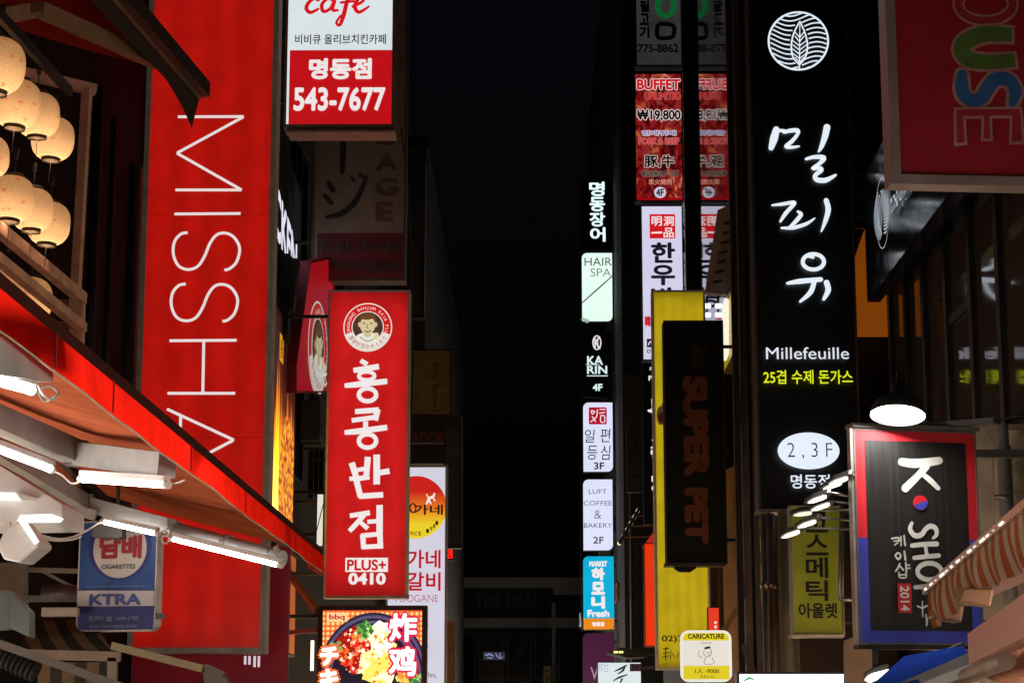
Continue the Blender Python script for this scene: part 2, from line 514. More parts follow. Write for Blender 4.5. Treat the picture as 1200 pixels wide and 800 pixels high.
rb = building('dark granite block behind the tall black sign', 3.17, 12, 21, 49, 18, side=-1, shop=[(24, 28), (29, 33), (36, 46)],
              wins=[(21.8, 23.4, z, z + 1.7) for z in (8.4, 11.6)])
MB().box(3.14, 3.168, 30.5, 48.9, 3.2, 17.6).build('granite_cladding', GRANITE, rb)
building('dim block in the distance behind the leaf-shaped signs', 2.35, 12, 50.5, 76, 24, side=-1, shop=[(52, 60), (62, 70)], wins=[(57 + 4 * i, 59 + 4 * i, z, z + 2) for i in range(3) for z in (5, 9, 13)])

# street-end building with pale ledges
r = thing('street_end_building', 'low dark building with two pale ledges closing the far end of the street', 'building', (-1, 88, 0))
MB().box(-9, 7, 85, 91, 0, 7.4).build('wall', mat((.02, .02, .021), .8, 0, .3, .6), r)
MB().box(-9, 7, 84.6, 84.99, 6.9, 7.6).build('roof_ledge', mat((.40, .39, .37), .8, 0, .3, .8), r)
MB().box(-9, 7, 84.5, 84.99, 5.55, 5.95).build('canopy_ledge', mat((.40, .39, .37), .8, 0, .3, .8), r)
for i, x in enumerate((-2.7, -1.55, -.4, .75)):
    f = MB(); z0, z1 = 3.2, 5.3
    f.bar((x - .5, 84.95, z0), (x - .5, 84.95, z1), .06, .06); f.bar((x + .5, 84.95, z0), (x + .5, 84.95, z1), .06, .06); f.bar((x - .53, 84.95, z1), (x + .53, 84.95, z1), .06, .06)
    fo = f.build('window', DARKMETAL, r)
    MB().box(x - .47, x + .47, 84.93, 84.98, z0, z1 - .03).build('pane', PANE, fo)
s = Sign('fascia_sign', 'dark fascia with dim grey letters across the building at the street end', 540, 648, 690, 715, 84.4, depth=.08, fw=.02, frame=BLACK, face=mat((.012, .012, .012), .7))
s.text('THE HEAL', 556, 695, 634, 711, mat((.07, .07, .07), .7), .03)
s = Sign('window_sign', 'small bluish lit sign behind a far window at the street end', 566, 592, 763, 773, 84.3, depth=.06, fw=.01, frame=BLACK, face=glow((60, 62, 80), .5))
s.strokes([[(569, 767, 1.6), (574, 766, 2), (578, 768, 1.4)], [(571, 770, 1), (577, 770.5, 1.2)], [(581, 765, 1), (583, 769, 1.4)], [(586, 765, 1), (585, 771, 1.2), (589, 769, 1)]], glow((150, 155, 200), .8), name='light_mark')
m = MB(); p = W(649, 800, 80); m.bar((p.x, p.y, 0), (p.x, p.y, W(649, 706, 80).z), .14, .14)
single(m.build('pole', mat((.16, .16, .15), .6)), 'pale slim pole standing at the far end of the street', 'pole')
s = Sign('banner_sign', 'thin yellowish vertical banner beside the pale pole at the street end', 637, 645, 780, 830, 78, depth=.05, fw=0, frame=BLACK, face=mat((.25, .2, .06), .7))
s.text('LAMUS', 638.5, 784, 643.5, 826, mat((.03, .03, .02), .7), .02, -1)

# ------------------------------------------------------------------ left: lit and unlit signs
WHT = glow((236, 228, 228), 1)
OFFW = glow((228, 214, 212), 1)
REDL = glow((196, 14, 18), 1)

# tall red sign with thin letters (lit by tubes behind its face)
s = Sign('blade_sign', 'tall red lightbox with thin white letters running down beside the lower red awning', 163, 319.5, -60, 765, 20, depth=.28, fw=.055,
         frame=mat((.035, .032, .03), .55, .2), face=translucent_face((.62, .010, .006)), cab=mat((.66, .62, .58), .7), hollow=True)
tubes_in(s, 4, 3.9, yy=.13)
tf = (150, 100, 348 / 200)
M_ = [[(102, 65, 6), (236, 64.5, 6)], [(236, 65, 6), (100, 139, 6)], [(100, 139, 6), (232, 214, 6)], [(97, 214, 6), (232, 214, 6)],
      [(95, 263, 6), (230, 262, 6)],
      [(122, 301, 6), (108, 304, 6), (95, 320, 6), (93, 345, 6), (103, 368, 6), (122, 376, 6), (142, 370, 6), (156, 350, 6), (168, 322, 6), (182, 305, 6), (200, 302, 6), (217, 311, 6), (228, 333, 6), (222, 360, 6), (208, 374, 6), (197, 377, 6)]]
M_.append([(x - 4, y + 104.5, wd) for x, y, wd in M_[-1]])
M_ += [[(85, 521, 6), (222, 520, 6)], [(155, 521, 6), (153, 628, 6)], [(81, 628, 6), (219, 628, 6)], [(80, 660, 6), (216, 723, 6)], [(216, 723, 6), (70, 800, 6)], [(108, 674, 6), (105, 780, 6)]]
for yy in (-8, 252, 512):
    s.rect(150, yy, 335, yy + .9, glow((112, 6, 5), 1), 'panel_seam')
s.strokes(M_, OFFW, tf, caps=False)
s.bracket(-3.9, (.1, .5, .9), .03)

# red panel on the facade below and right of it
s = Sign('red_facade_panel', 'dim crimson cladding panel under the tall red lightbox', 150, 338, 640, 860, 20.7, depth=.08, fw=0, face=mat((.70, .03, .075), .5, 0, .2, 3), frame=BROWN, cat='facade_panel')
m = MB()
for i, (x, y0, y1) in enumerate(((286, 768, 778), (291, 768, 778), (297, 768, 781), (302, 768, 781))):
    a, b = W(x, y0, 20.2), W(x + 2.2, y1, 20.2); m.box(a.x, b.x, a.y, a.y + .03, b.z, a.z)
single(m.build('label_strip', glow((220, 200, 215), .9)), 'short row of white label pieces with an added glow under the tall red lightbox', 'lamp')  # label pieces, not lamps; the glow is put into their colour

# flame / roast picture sign on the facade
def flame_mat():
    m = bpy.data.materials.new('roast_print'); m.use_nodes = True
    n, l = m.node_tree.nodes, m.node_tree.links; p = n['Principled BSDF']
    tc = n.new('ShaderNodeTexCoord'); sx = n.new('ShaderNodeSeparateXYZ'); l.new(tc.outputs['Generated'], sx.inputs[0])
    mp = n.new('ShaderNodeMapping'); mp.inputs['Scale'].default_value = (14, 1, 1.1); l.new(tc.outputs['Generated'], mp.inputs[0])
    st = n.new('ShaderNodeTexNoise'); st.inputs['Scale'].default_value = 1.0; st.inputs['Detail'].default_value = 4; l.new(mp.outputs[0], st.inputs[0])
    a = n.new('ShaderNodeMath'); a.operation = 'MULTIPLY_ADD'; a.inputs[1].default_value = -1.15; a.inputs[2].default_value = 1.12; l.new(sx.outputs[2], a.inputs[0])
    b = n.new('ShaderNodeMath'); b.operation = 'MULTIPLY_ADD'; b.inputs[1].default_value = .9; b.inputs[2].default_value = -.5; l.new(st.outputs[0], b.inputs[0])
    c = n.new('ShaderNodeMath'); c.operation = 'ADD'; l.new(a.outputs[0], c.inputs[0]); l.new(b.outputs[0], c.inputs[1])
    cr = n.new('ShaderNodeValToRGB'); l.new(c.outputs[0], cr.inputs[0])
    e = cr.color_ramp.elements; e[0].position = .18; e[0].color = lin((26, 8, 6)); e[1].position = .9; e[1].color = lin((255, 225, 90))
    for pos, col in ((.34, (70, 24, 10)), (.5, (190, 100, 18)), (.68, (245, 180, 30))):
        x = e.new(pos); x.color = lin(col)
    mp2 = n.new('ShaderNodeMapping'); mp2.inputs['Scale'].default_value = (16, 1, 34); l.new(tc.outputs['Generated'], mp2.inputs[0])
    vo = n.new('ShaderNodeTexVoronoi'); vo.inputs['Scale'].default_value = 1; l.new(mp2.outputs[0], vo.inputs[0])
    cr2 = n.new('ShaderNodeValToRGB'); l.new(vo.outputs['Distance'], cr2.inputs[0])
    e = cr2.color_ramp.elements; e[0].position = .1; e[0].color = lin((215, 140, 28)); e[1].position = .75; e[1].color = lin((110, 40, 6))
    # drumstick area: u>.35 and v<.62
    def m2(op, x, y):
        q = n.new('ShaderNodeMath'); q.operation = op
        for k, v in enumerate((x, y)):
            if isinstance(v, (int, float)): q.inputs[k].default_value = v
            else: l.new(v, q.inputs[k])
        return q.outputs[0]
    du = m2('SUBTRACT', sx.outputs[0], .70); dv = m2('SUBTRACT', sx.outputs[2], .24)
    r2 = m2('ADD', m2('POWER', m2('ABSOLUTE', m2('DIVIDE', du, .42), 0), 2), m2('POWER', m2('ABSOLUTE', m2('DIVIDE', dv, .36), 0), 2))
    mk = m2('LESS_THAN', m2('ADD', r2, m2('MULTIPLY', st.outputs[0], .3)), 1.1)
    mx = n.new('ShaderNodeMix'); mx.data_type = 'RGBA'; l.new(mk, mx.inputs[0]); l.new(cr.outputs[0], mx.inputs[6]); l.new(cr2.outputs[0], mx.inputs[7])
    p.inputs['Base Color'].default_value = (.05, .03, .01, 1); p.inputs['Roughness'].default_value = .3
    l.new(mx.outputs[2], p.inputs['Emission Color']); p.inputs['Emission Strength'].default_value = 2.3
    return m


s = Sign('picture_sign', 'lit picture sign of golden roast chicken in flames right of the tall red lightbox', 319, 345, 372, 640, 24.3, 26.6, depth=.12, fw=.04, frame=DARKMETAL, face=flame_mat())
s.rect(327, 396, 332, 421, glow((215, 150, 30), .9), 'printed_label')
s.text('황금', 328.2, 400, 331, 417, glow((60, 20, 5), .6), .02)
s = Sign('facade_sign', 'orange lit facade sign with dark red letters below the roast chicken picture', 321, 346, 642, 766, 24.4, 26.7, depth=.1, fw=.03, frame=BROWN, face=glow((196, 96, 22), .75, .3))
s.text('BBQ', 325, 656, 342, 678, glow((150, 22, 10), .8), .06)
s = Sign('facade_sign', 'dark sign with slanted white and red letters above the roast chicken picture', 310, 353, 165, 345, 23.2, 28.0, depth=.15, fw=.03, frame=BLACK, face=mat((.012, .010, .010), .4))
def slanted_text(s, txt, quad, m, bold):
    """writing stretched over four photo corners (tl, tr, br, bl) on the plane of the sign"""
    b = MB(); y = s.y(); s.k += 1; vs, fs = glyphs(txt, 0)
    ax, bx = min(v[0] for v in vs), max(v[0] for v in vs); ay, by = min(v[1] for v in vs), max(v[1] for v in vs)
    tl, tr, br, bl = [Vector(p) for p in quad]
    for i, (du, dv) in enumerate([(0, 0)] + [(bold * math.cos(k * math.pi / 4), bold * math.sin(k * math.pi / 4)) for k in range(8)]):
        P = []
        for v in vs:
            u, q = (v[0] + du - ax) / (bx - ax), (v[1] + dv - ay) / (by - ay)
            p = bl.lerp(br, u).lerp(tl.lerp(tr, u), q); X, Z = s.loc(p.x, p.y); P.append((X, y - i * .0001, Z))
        b.add(P, fs)
    return b.build('lettering', m, s.root, True)


slanted_text(s, 'CHICKEN', ((306.5, 166), (347.5, 288), (346.5, 329), (306.5, 236)), glow((228, 228, 245), 1), .035)
slanted_text(s, 'cafe', ((348, 310), (353, 319), (353, 340), (348, 336)), glow((220, 18, 30), 1), .03)

# angled red board with the round emblem, seen almost edge-on
def face_emblem(s, cx, cy, rx, ry, dim=1.0):
    """round badge: ring of writing, smiling cook (generic), white lower band"""
    k = ry / 29.0; kx = rx / 29.0
    def gl(c): return glow(tuple(int(v * dim) for v in c), 1)
    s.ell(cx, cy, rx, ry, gl((225, 215, 205)), 'emblem_rim')
    s.ell(cx, cy, rx * .95, ry * .95, gl((205, 22, 24)), 'emblem_field')
    s.ell(cx, cy, rx * .66, ry * .66, gl((225, 215, 205)), 'emblem_rim')
    s.ell(cx, cy, rx * .62, ry * .62, gl((74, 50, 40)), 'emblem_backdrop')
    c = s.loc(cx, cy); e = s.loc(cx + rx * .95, cy - ry * .95); a, b = e[0] - c[0], e[1] - c[1]
    arc = [(c[0] + a * math.cos(R(t)), c[1] + b * math.sin(R(t))) for t in range(-18, -163, -6)]
    arc2 = [(c[0] + a * .64 * math.cos(R(t)), c[1] + b * .64 * math.sin(R(t))) for t in range(-162, -17, 6)]
    quads = []
    n = len(arc)
    for i in range(n - 1): quads.append([arc[i], arc[i + 1], arc2[n - 2 - i], arc2[n - 1 - i]])
    s.flat(quads, gl((225, 215, 205)), 'emblem_band')
    # cook: shoulders, neck, face, hair, hand
    def el(x, y, w_, h_, col, nm): s.ell(cx + x * kx, cy + y * k, w_ * kx, h_ * k, gl(col), nm, 20)
    el(0, 14, 15, 8, (228, 226, 218), 'printed_coat'); el(0, 7, 5, 5, (205, 182, 140), 'printed_face')
    el(0, -9, 10, 8, (104, 66, 36), 'printed_hair'); el(-9.6, -3, 1.8, 3, (206, 184, 140), 'printed_ear'); el(9.6, -3, 1.8, 3, (206, 184, 140), 'printed_ear'); el(0, -2, 9, 10.5, (216, 196, 150), 'printed_face'); el(-1, -12.2, 8.4, 3.6, (104, 66, 36), 'printed_hair')
    el(10, 11, 3.4, 4.6, (222, 206, 165), 'printed_hand')
    L = [[(-6, -4, 1.1), (-2.5, -4.5, 1.1)], [(2.5, -4.5, 1.1), (6, -4, 1.1)], [(0, -3, .7), (-1, 1, .7), (1, 1.5, .7)], [(-4, 4, 1), (0, 6, 1.2), (4, 4, 1)], [(-9, 12, .8), (0, 17, .8), (7, 14, .8)]]
    s.strokes([[(cx + x * kx, cy + y * k, w_ * kx) for x, y, w_ in st] for st in L], gl((60, 38, 28)), name='printed_features', caps=False)
    # ring writing, one letter after another
    def arc_text(txt, t0, t1, rr, hh, m, inward=False):
        bm = MB(); y = s.y()
        for i, ch in enumerate(txt):
            if ch == ' ': continue
            t = R(t0 + (t1 - t0) * i / (len(txt) - 1)); vs, fs = glyphs(ch, 0)
            bx = max(v[0] for v in vs); lo = min(v[1] for v in vs); hi = max(v[1] for v in vs); H = .72
            r_ = t - math.pi / 2 if not inward else t + math.pi / 2
            P = []
            for v in vs:
                u, q = (v[0] - bx / 2) * hh / H, (v[1] - .36) * hh / H
                P.append((c[0] + a / .95 * (rr * math.cos(t) + u * math.cos(r_) - q * math.sin(r_)), y, c[1] + b / .95 * (rr * math.sin(t) + u * math.sin(r_) + q * math.cos(r_))))
            bm.add(P, fs)
        bm.build('emblem_lettering', m, s.root, True)
    arc_text('HONGKONG BANJUM 0410 PLUS', 205, -25, .79, .125, gl((232, 224, 216)))
    arc_text('홍콩반점0410+', 214, 326, .79, .155, gl((150, 30, 26)), True)


s = Sign('facade_sign', 'angled red sign with round portrait badge seen nearly edge-on left of the red vertical sign', 345, 391, 300, 460, 25.5, 27.3, depth=.15, fw=.02, frame=mat((.3, .02, .03), .5), face=glow((150, 14, 26), .9, .2), poly=[(346, 428), (363, 306), (391, 300), (391, 460), (346, 460)])
face_emblem(s, 372, 408, 12, 47, .8)
s.strokes([[(378, 452, 3), (384, 445, 3), (388, 455, 3)], [(377, 440, 2.5), (385, 436, 2.5)]], glow((220, 210, 205), .9))
m = MB(); m.bar(W(336, 300, 25.2), W(333, 400, 25.2), .3, .12); m.bar(W(345, 305, 25.2), W(339, 365, 25.2), .25, .12)
single(m.build('duct', BLACK), 'black duct pieces on the wall between roast picture and angled red sign', 'duct')

# white and red box sign at the top
s = Sign('blade_sign', 'white over red lightbox with script and a phone number at the top', 334.5, 463, -80, 149, 22, depth=.35, fw=.03, frame=mat((.34, .20, .17), .5, .2), face=glow((216, 226, 230), 1, .06))
s.rect(338, 59, 460, 146, glow((188, 16, 22), 1, .08), 'red_panel')
tf = (300, 0, 2.354)
s.strokes([[(172, 2, 9), (160, -2, 9), (146, 8, 11), (139, 24, 12), (150, 36, 11), (172, 26, 7)],
           [(214, 4, 8), (198, -2, 9), (182, 14, 11), (186, 33, 11), (204, 26, 9), (218, 2, 10), (211, 28, 11), (226, 30, 7)],
           [(285, -30, 8), (268, -22, 10), (252, 5, 12), (243, 40, 13), (232, 70, 10), (222, 64, 8), (234, 45, 7)], [(235, 9, 8), (270, 5, 8)],
           [(268, 20, 9), (292, 8, 9), (298, -3, 9), (286, -4, 9), (273, 18, 12), (284, 36, 11), (312, 20, 6)], [(292, -24, 8), (306, -40, 7)],
           [(192, -40, 10), (205, -20, 10)]], glow((206, 20, 28), 1), tf)
s.text('비비큐 올리브치킨카페', 346, 41, 452.5, 53, glow((50, 45, 55), 1), .015)
s.text('명동점', 362, 69, 436, 94, WHT, .045)
s.text('543-7677', 344, 103, 452, 131, WHT, .032)
s.bracket(-3.35, (.15, .5))
m = MB(); a, b = W(336, 152, 21.99), W(463, 154.5, 21.99); m.box(a.x, b.x, a.y, a.y + .36, b.z, a.z)
m.build('bottom_rail', mat((.40, .25, .2), .45, .2), s.root)

# unlit massage sign
s = Sign('blade_sign', 'unlit tan sign with dark brush characters and maroon foot under the white and red lightbox', 368, 477, -60, 329, 27, depth=.3, fw=.03, frame=mat((.12, .10, .09), .5), face=mat((.36, .28, .2), .5, 0, .2, 3))
s.rect(371, 273, 474.5, 326, mat((.20, .03, .04), .5), 'maroon_band')
DK = mat((.06, .045, .04), .5)
tf = (300, 0, 2.354)
s.strokes([[(240, 370, 16), (240, 420, 18), (238, 475, 14)], [(200, 505, 13), (212, 525, 16)], [(190, 540, 12), (208, 560, 14)], [(195, 600, 10), (235, 590, 18), (275, 555, 18), (305, 490, 9)], [(262, 490, 6), (272, 500, 8)], [(285, 480, 6), (296, 492, 8)]], DK, tf)
RD = mat((.22, .10, .07), .5)
for ch, y0, y1 in (('S', 146, 171), ('A', 180, 201), ('G', 210, 231), ('E', 238, 260), ('S', 112, 137)): s.text(ch, 440, y0, 466 if ch != 'E' else 461, y1, RD, .04)
s.text('Full Body', 375, 283, 470, 299, mat((.10, .07, .06), .5), .02)
s.text('Massage', 376, 304, 468, 321, mat((.10, .07, .06), .5), .02)
s.bracket(-3.35)
s = Sign('blade_sign', 'plain dark grey unlit board poking out behind the tan massage sign', 470, 498, 190, 372, 31, depth=.25, fw=.03, frame=DARKMETAL, face=mat((.05, .048, .045), .6))
s.bracket(-3.35)

# red vertical sign with bold brush letters
s = Sign('blade_sign', 'red lightbox with chunky white brush letters and a round portrait badge on top', 382, 479, 340, 700, 25, depth=.3, fw=.025, frame=mat((.22, .03, .03), .45, .2), face=translucent_face((.72, .016, .018)), cab=mat((.66, .62, .58), .7), hollow=True)
tubes_in(s, 3, 4.6, yy=.14)
face_emblem(s, 431, 383.5, 29, 28.5)
tf = (300, 320, 3.077)
ST = [[(378, 316, 17), (402, 330, 17)], [(352, 352, 19), (444, 338, 21)],
      [(398, 392, 17), (398, 412, 17)], [(320, 407, 16), (370, 402, 22), (474, 391, 20)],
      [(358, 500, 19), (444, 494, 20)], [(440, 492, 21), (430, 532, 21)], [(346, 532, 17), (432, 520, 17)], [(396, 535, 18), (396, 565, 18)], [(320, 575, 16), (370, 571, 22), (474, 557, 20)],
      [(346, 684, 23), (364, 742, 21)], [(404, 663, 22), (398, 740, 21)], [(352, 713, 15), (402, 704, 15)], [(352, 744, 18), (410, 735, 18)], [(436, 655, 24), (436, 762, 24)], [(436, 722, 19), (482, 714, 21)]]
s.strokes(ST, WHT, tf, caps=False)
s.ring(400, 372, 28, 15, 14, WHT, 'lettering', tf); s.ring(403, 440, 31, 23, 16, WHT, 'lettering', tf); s.ring(403, 606, 31, 24, 16, WHT, 'lettering', tf)
tf = (300, 560, 3.335)
s.strokes([[(366, 4, 17), (392, 2, 17)], [(392, 4, 24), (410, 76, 22)], [(404, 72, 21), (498, 66, 22)],
           [(368, 148, 18), (446, 136, 20)], [(428, 138, 20), (398, 176, 20)], [(402, 170, 20), (366, 208, 18)], [(408, 172, 16), (438, 198, 18)],
           [(484, 106, 25), (484, 212, 25)], [(436, 172, 16), (484, 168, 17)], [(418, 222, 21), (422, 276, 19)], [(412, 226, 18), (496, 218, 18)], [(485, 218, 22), (488, 276, 21)], [(414, 270, 18), (496, 266, 18)]], WHT, tf, caps=False)
s.rect(405, 653.5, 455, 670, WHT, 'white_plate')
s.text('PLUS+', 407, 655.5, 453, 668.5, glow((190, 18, 20), 1), .03)
s.text('0410', 408.5, 671, 452.5, 685, WHT, .045)
s.bracket(-3.35, (.08, .92))
m = MB(); a, b = W(382, 697.5, 24.97), W(479, 700.5, 24.97); m.box(a.x, b.x, a.y, a.y + .1, b.z, a.z); m.build('bottom_rail', mat((.5, .38, .33), .4, .3), s.root)

s = Sign('blade_sign', 'narrow white lit board squeezed between red awning tip and red brush-letter sign', 370.5, 379.5, 578, 648, 27, depth=.2, fw=.012, frame=BLACK, face=glow((225, 222, 205), 1, .1))
s.strokes([[(371, 622, 1), (375, 606, 1.2), (379, 590, 1)]], glow((40, 40, 36), 1), caps=False)
s.bracket(-3.35)

# food video screen
def dots(c1, c2, per, st):
    m = bpy.data.materials.new('dotted_screen'); m.use_nodes = True
    n, l = m.node_tree.nodes, m.node_tree.links; p = n['Principled BSDF']
    tc = n.new('ShaderNodeTexCoord'); mp = n.new('ShaderNodeMapping'); mp.inputs['Scale'].default_value = (1 / per, 0, 1 / per); l.new(tc.outputs['Object'], mp.inputs[0])
    vo = n.new('ShaderNodeTexVoronoi'); vo.inputs['Scale'].default_value = 1; vo.inputs['Randomness'].default_value = 0; l.new(mp.outputs[0], vo.inputs[0])
    cr = n.new('ShaderNodeValToRGB'); cr.color_ramp.elements[0].position = .25; cr.color_ramp.elements[0].color = lin(c2); cr.color_ramp.elements[1].position = .42; cr.color_ramp.elements[1].color = lin(c1)
    l.new(vo.outputs['Distance'], cr.inputs[0]); l.new(cr.outputs[0], p.inputs['Emission Color']); p.inputs['Emission Strength'].default_value = st
    p.inputs['Base Color'].default_value = (.02, .02, .02, 1)
    return m


s = Sign('video_screen', 'bright screen showing a bowl of red and golden fried chicken', 372, 500, 709, 830, 23, depth=.22, fw=.055, frame=mat((.05, .012, .015), .4), face=dots((255, 96, 40), (255, 214, 130), .055, 1.15), cat='screen', facename='screen_face')
s.ell(437, 796, 66, 79, glow((46, 36, 66), 1), 'pictured_bowl', 60)
for k, (rr, cc) in enumerate(((63, (92, 80, 120)), (60, (34, 26, 50)), (57.5, (100, 88, 130)), (55, (34, 26, 50)), (52, (84, 70, 108)), (49.5, (24, 18, 36)))):
    s.ell(437, 796, rr, rr * 1.2, glow(cc, 1), 'pictured_bowl', 60)
def blobs(n, fx, fy, sx, sy, r0, r1, cols, nm, st=1.1):
    by = {c: [] for c in cols}
    for i in range(n):
        a, q = random.random() * 6.283, math.sqrt(random.random())
        x, y = fx + sx * q * math.cos(a), fy + sy * q * math.sin(a); r_ = random.uniform(r0, r1)
        c = s.loc(x, y); mpp = s.D / F; ph = random.random() * 6
        by[random.choice(cols)].append([(c[0] + r_ * mpp * (1 + .3 * math.sin(3 * t + ph)) * math.cos(-t), c[1] + r_ * mpp * (1 + .3 * math.cos(2 * t + ph)) * math.sin(-t)) for t in [2 * math.pi * k / 10 for k in range(10)]])
    for c, ps in by.items(): s.flat(ps, glow(c, st), nm)
blobs(60, 416, 760, 17, 24, 4, 8, [(190, 24, 12), (225, 40, 20), (160, 14, 8)], 'pictured_chicken')
blobs(110, 415, 762, 17, 26, 1, 3.2, [(255, 90, 60), (255, 170, 130), (235, 30, 30), (255, 235, 210), (140, 8, 8), (255, 120, 40)], 'pictured_sauce', 1.2)
blobs(40, 446, 770, 17, 38, 6, 10, [(255, 236, 140), (255, 246, 190), (250, 214, 96)], 'pictured_chicken', 1.3)
blobs(26, 446, 748, 12, 16, 3, 7, [(255, 252, 225), (255, 246, 200)], 'pictured_chicken', 1.4)
blobs(60, 447, 775, 20, 34, .8, 2.4, [(240, 170, 50), (255, 255, 230), (225, 130, 30), (255, 220, 120)], 'pictured_crust', 1.2)
blobs(40, 478, 792, 12, 14, 1.5, 4, [(255, 226, 120), (250, 190, 80), (225, 140, 50)], 'pictured_chicken', 1.2)
blobs(34, 428, 738, 8, 9, 1.2, 3.2, [(96, 170, 70), (150, 205, 110), (50, 120, 50)], 'pictured_parsley', 1)
blobs(24, 486, 795, 8, 8, 1.2, 3, [(96, 170, 70), (150, 205, 110), (50, 120, 50)], 'pictured_parsley', 1)
blobs(16, 395, 758, 7, 6, 1.2, 3, [(170, 120, 60), (150, 160, 80)], 'pictured_parsley', 1)
s.rect(384, 718, 408, 728.5, glow((255, 205, 150), 1.1), 'printed_plate'); s.text('bbq', 386.5, 719.5, 405, 727.5, glow((190, 40, 20), 1), .03)
HR = glow((225, 20, 70), 1.1); HW = glow((255, 250, 250), 1.35)
s.text('炸', 456.5, 718.5, 489.5, 752, HW, .035, halo=HR, halo_w=.075); s.text('鸡', 456, 757, 488.5, 792, HW, .035, halo=HR, halo_w=.075)
HO = glow((255, 110, 50), 1.2)
s.text('チ', 375.5, 757, 398, 780, HW, .06, halo=HO, halo_w=.11); s.text('キ', 375.5, 783, 398, 806, HW, .06, halo=HO, halo_w=.11)
s.bracket(-3.35, (.1, .9))
p = W(376, 760, 24.3); MB().tube([(p.x - .1, p.y, p.z - .25), (p.x - .1, p.y, p.z + .1)], .02).build('side_lamp', glow((255, 240, 220), 2), s.root)

# white sign with the half-sun emblem
def sunset():
    m = bpy.data.materials.new('sun_print'); m.use_nodes = True
    n, l = m.node_tree.nodes, m.node_tree.links; p = n['Principled BSDF']
    tc = n.new('ShaderNodeTexCoord'); sx = n.new('ShaderNodeSeparateXYZ'); l.new(tc.outputs['Generated'], sx.inputs[0])
    cr = n.new('ShaderNodeValToRGB'); l.new(sx.outputs[2], cr.inputs[0]); e = cr.color_ramp.elements
    e[0].position = .22; e[0].color = lin((232, 205, 40)); e[1].position = .75; e[1].color = lin((196, 22, 22)); q = e.new(.5); q.color = lin((226, 110, 30))
    l.new(cr.outputs[0], p.inputs['Emission Color']); p.inputs['Emission Strength'].default_value = 1; p.inputs['Base Color'].default_value = (.1, .05, .02, 1)
    return m


s = Sign('blade_sign', 'tall white lit sign with a red and yellow sun disc and red letters', 452, 523.5, 545, 850, 28, depth=.3, fw=.028, frame=mat((.30, .30, .32), .4, .4), face=glow((205, 205, 222), 1, .06))
s.ell(488, 594, 35.5, 36.5, sunset(), 'sun_disc', 48)
BK = glow((24, 14, 12), 1)
s.text('유가네', 466, 591, 519, 603, BK, .02)
s.ring(484, 595, 3.4, 5.2, 1.6, BK, 'lettering')
s.strokes([[(500, 590, 2.2), (503, 584, 3), (508, 581, 2.6), (509, 578, 1.8)], [(503, 586, 2), (505, 590, 1.4)], [(507, 582, 2), (510, 587, 1.2)], [(502, 583, 1.6), (500, 579, 1.2)]], WHT, name='horse_emblem')
for i, ch in enumerate('SINCE 1981'):
    t = R(250 + 7.2 * (i - 4)) if False else R(-118 + 9.0 * i)
    if ch != ' ': s.text(ch, 488 + 30 * math.cos(t) - 1.6, 594 - 31 * math.sin(t) - 2.3, 488 + 30 * math.cos(t) + 1.6, 594 - 31 * math.sin(t) + 2.3, BK, .02, name='emblem_lettering')
RT = glow((176, 18, 30), 1)
s.text('유가네', 456, 644, 516.5, 665.5, RT, .02); s.text('닭갈비', 456, 670, 516.5, 692, RT, .02)
s.text('YOOGANE', 461, 696.5, 514, 705, glow((170, 60, 70), 1), -.012)
s.text('짜장', 478, 730, 502, 742, BK, .03); s.text('우동', 478, 752, 502, 763, BK, .03)
s.text('noodles,', 484, 787, 512, 794, glow((90, 90, 100), 1))
s.bracket(-3.35, (.1, .9))
s = Sign('blade_sign', 'dark narrow unlit sign just right of the white sun-disc sign', 520, 541, 500, 642, 30, depth=.2, fw=.02, frame=DARKMETAL, face=mat((.04, .037, .035), .5))
s.bracket(-3.35)
s = Sign('letter_sign', 'small glowing red letter sign beside the white sun-disc sign', 522, 531, 638, 656, 31, depth=.1, fw=.008, frame=BLACK, face=mat((.02, .004, .004), .5))
s.text('점', 523, 640, 530.5, 654, glow((255, 30, 24), 1.3), .04); s.bracket(-3.35)
s = Sign('blade_sign', 'dim yellow-brown unlit sign with text running down, right of the red brush-letter sign', 480, 529.5, 409, 488, 33, depth=.25, fw=.025, frame=DARKMETAL, face=mat((.34, .24, .08), .5))
s.text('fog bowl', 503.5, 424, 516, 482, mat((.14, .10, .05), .5), .01, -1); s.bracket(-3.35)
s = Sign('box_sign', 'dark boxy unlit sign with faint red letters under the dim yellow-brown sign', 478, 541, 487, 543, 31.5, depth=.4, fw=.05, frame=mat((.03, .02, .018), .5), face=mat((.02, .012, .012), .5))
s.text('ROOKIE', 484, 506, 532, 520, mat((.16, .03, .03), .5), .03); s.bracket(-3.35)
m = MB(); a = W(529, 728, 34); m.bar((a.x, a.y, 0), a, .14, .14)
single(m.build('post', mat((.2, .09, .05), .6)), 'reddish brown post standing right of the white sun-disc sign', 'post')
m = MB(); m.bar(W(338, 670, 26), W(372, 716, 24.5), .07, .07); m.bar(W(322, 742, 25), W(372, 738, 24.5), .05, .05)
single(m.build('strut', mat((.16, .03, .05), .5)), 'dark red slanted strut behind the end of the red awning', 'strut')


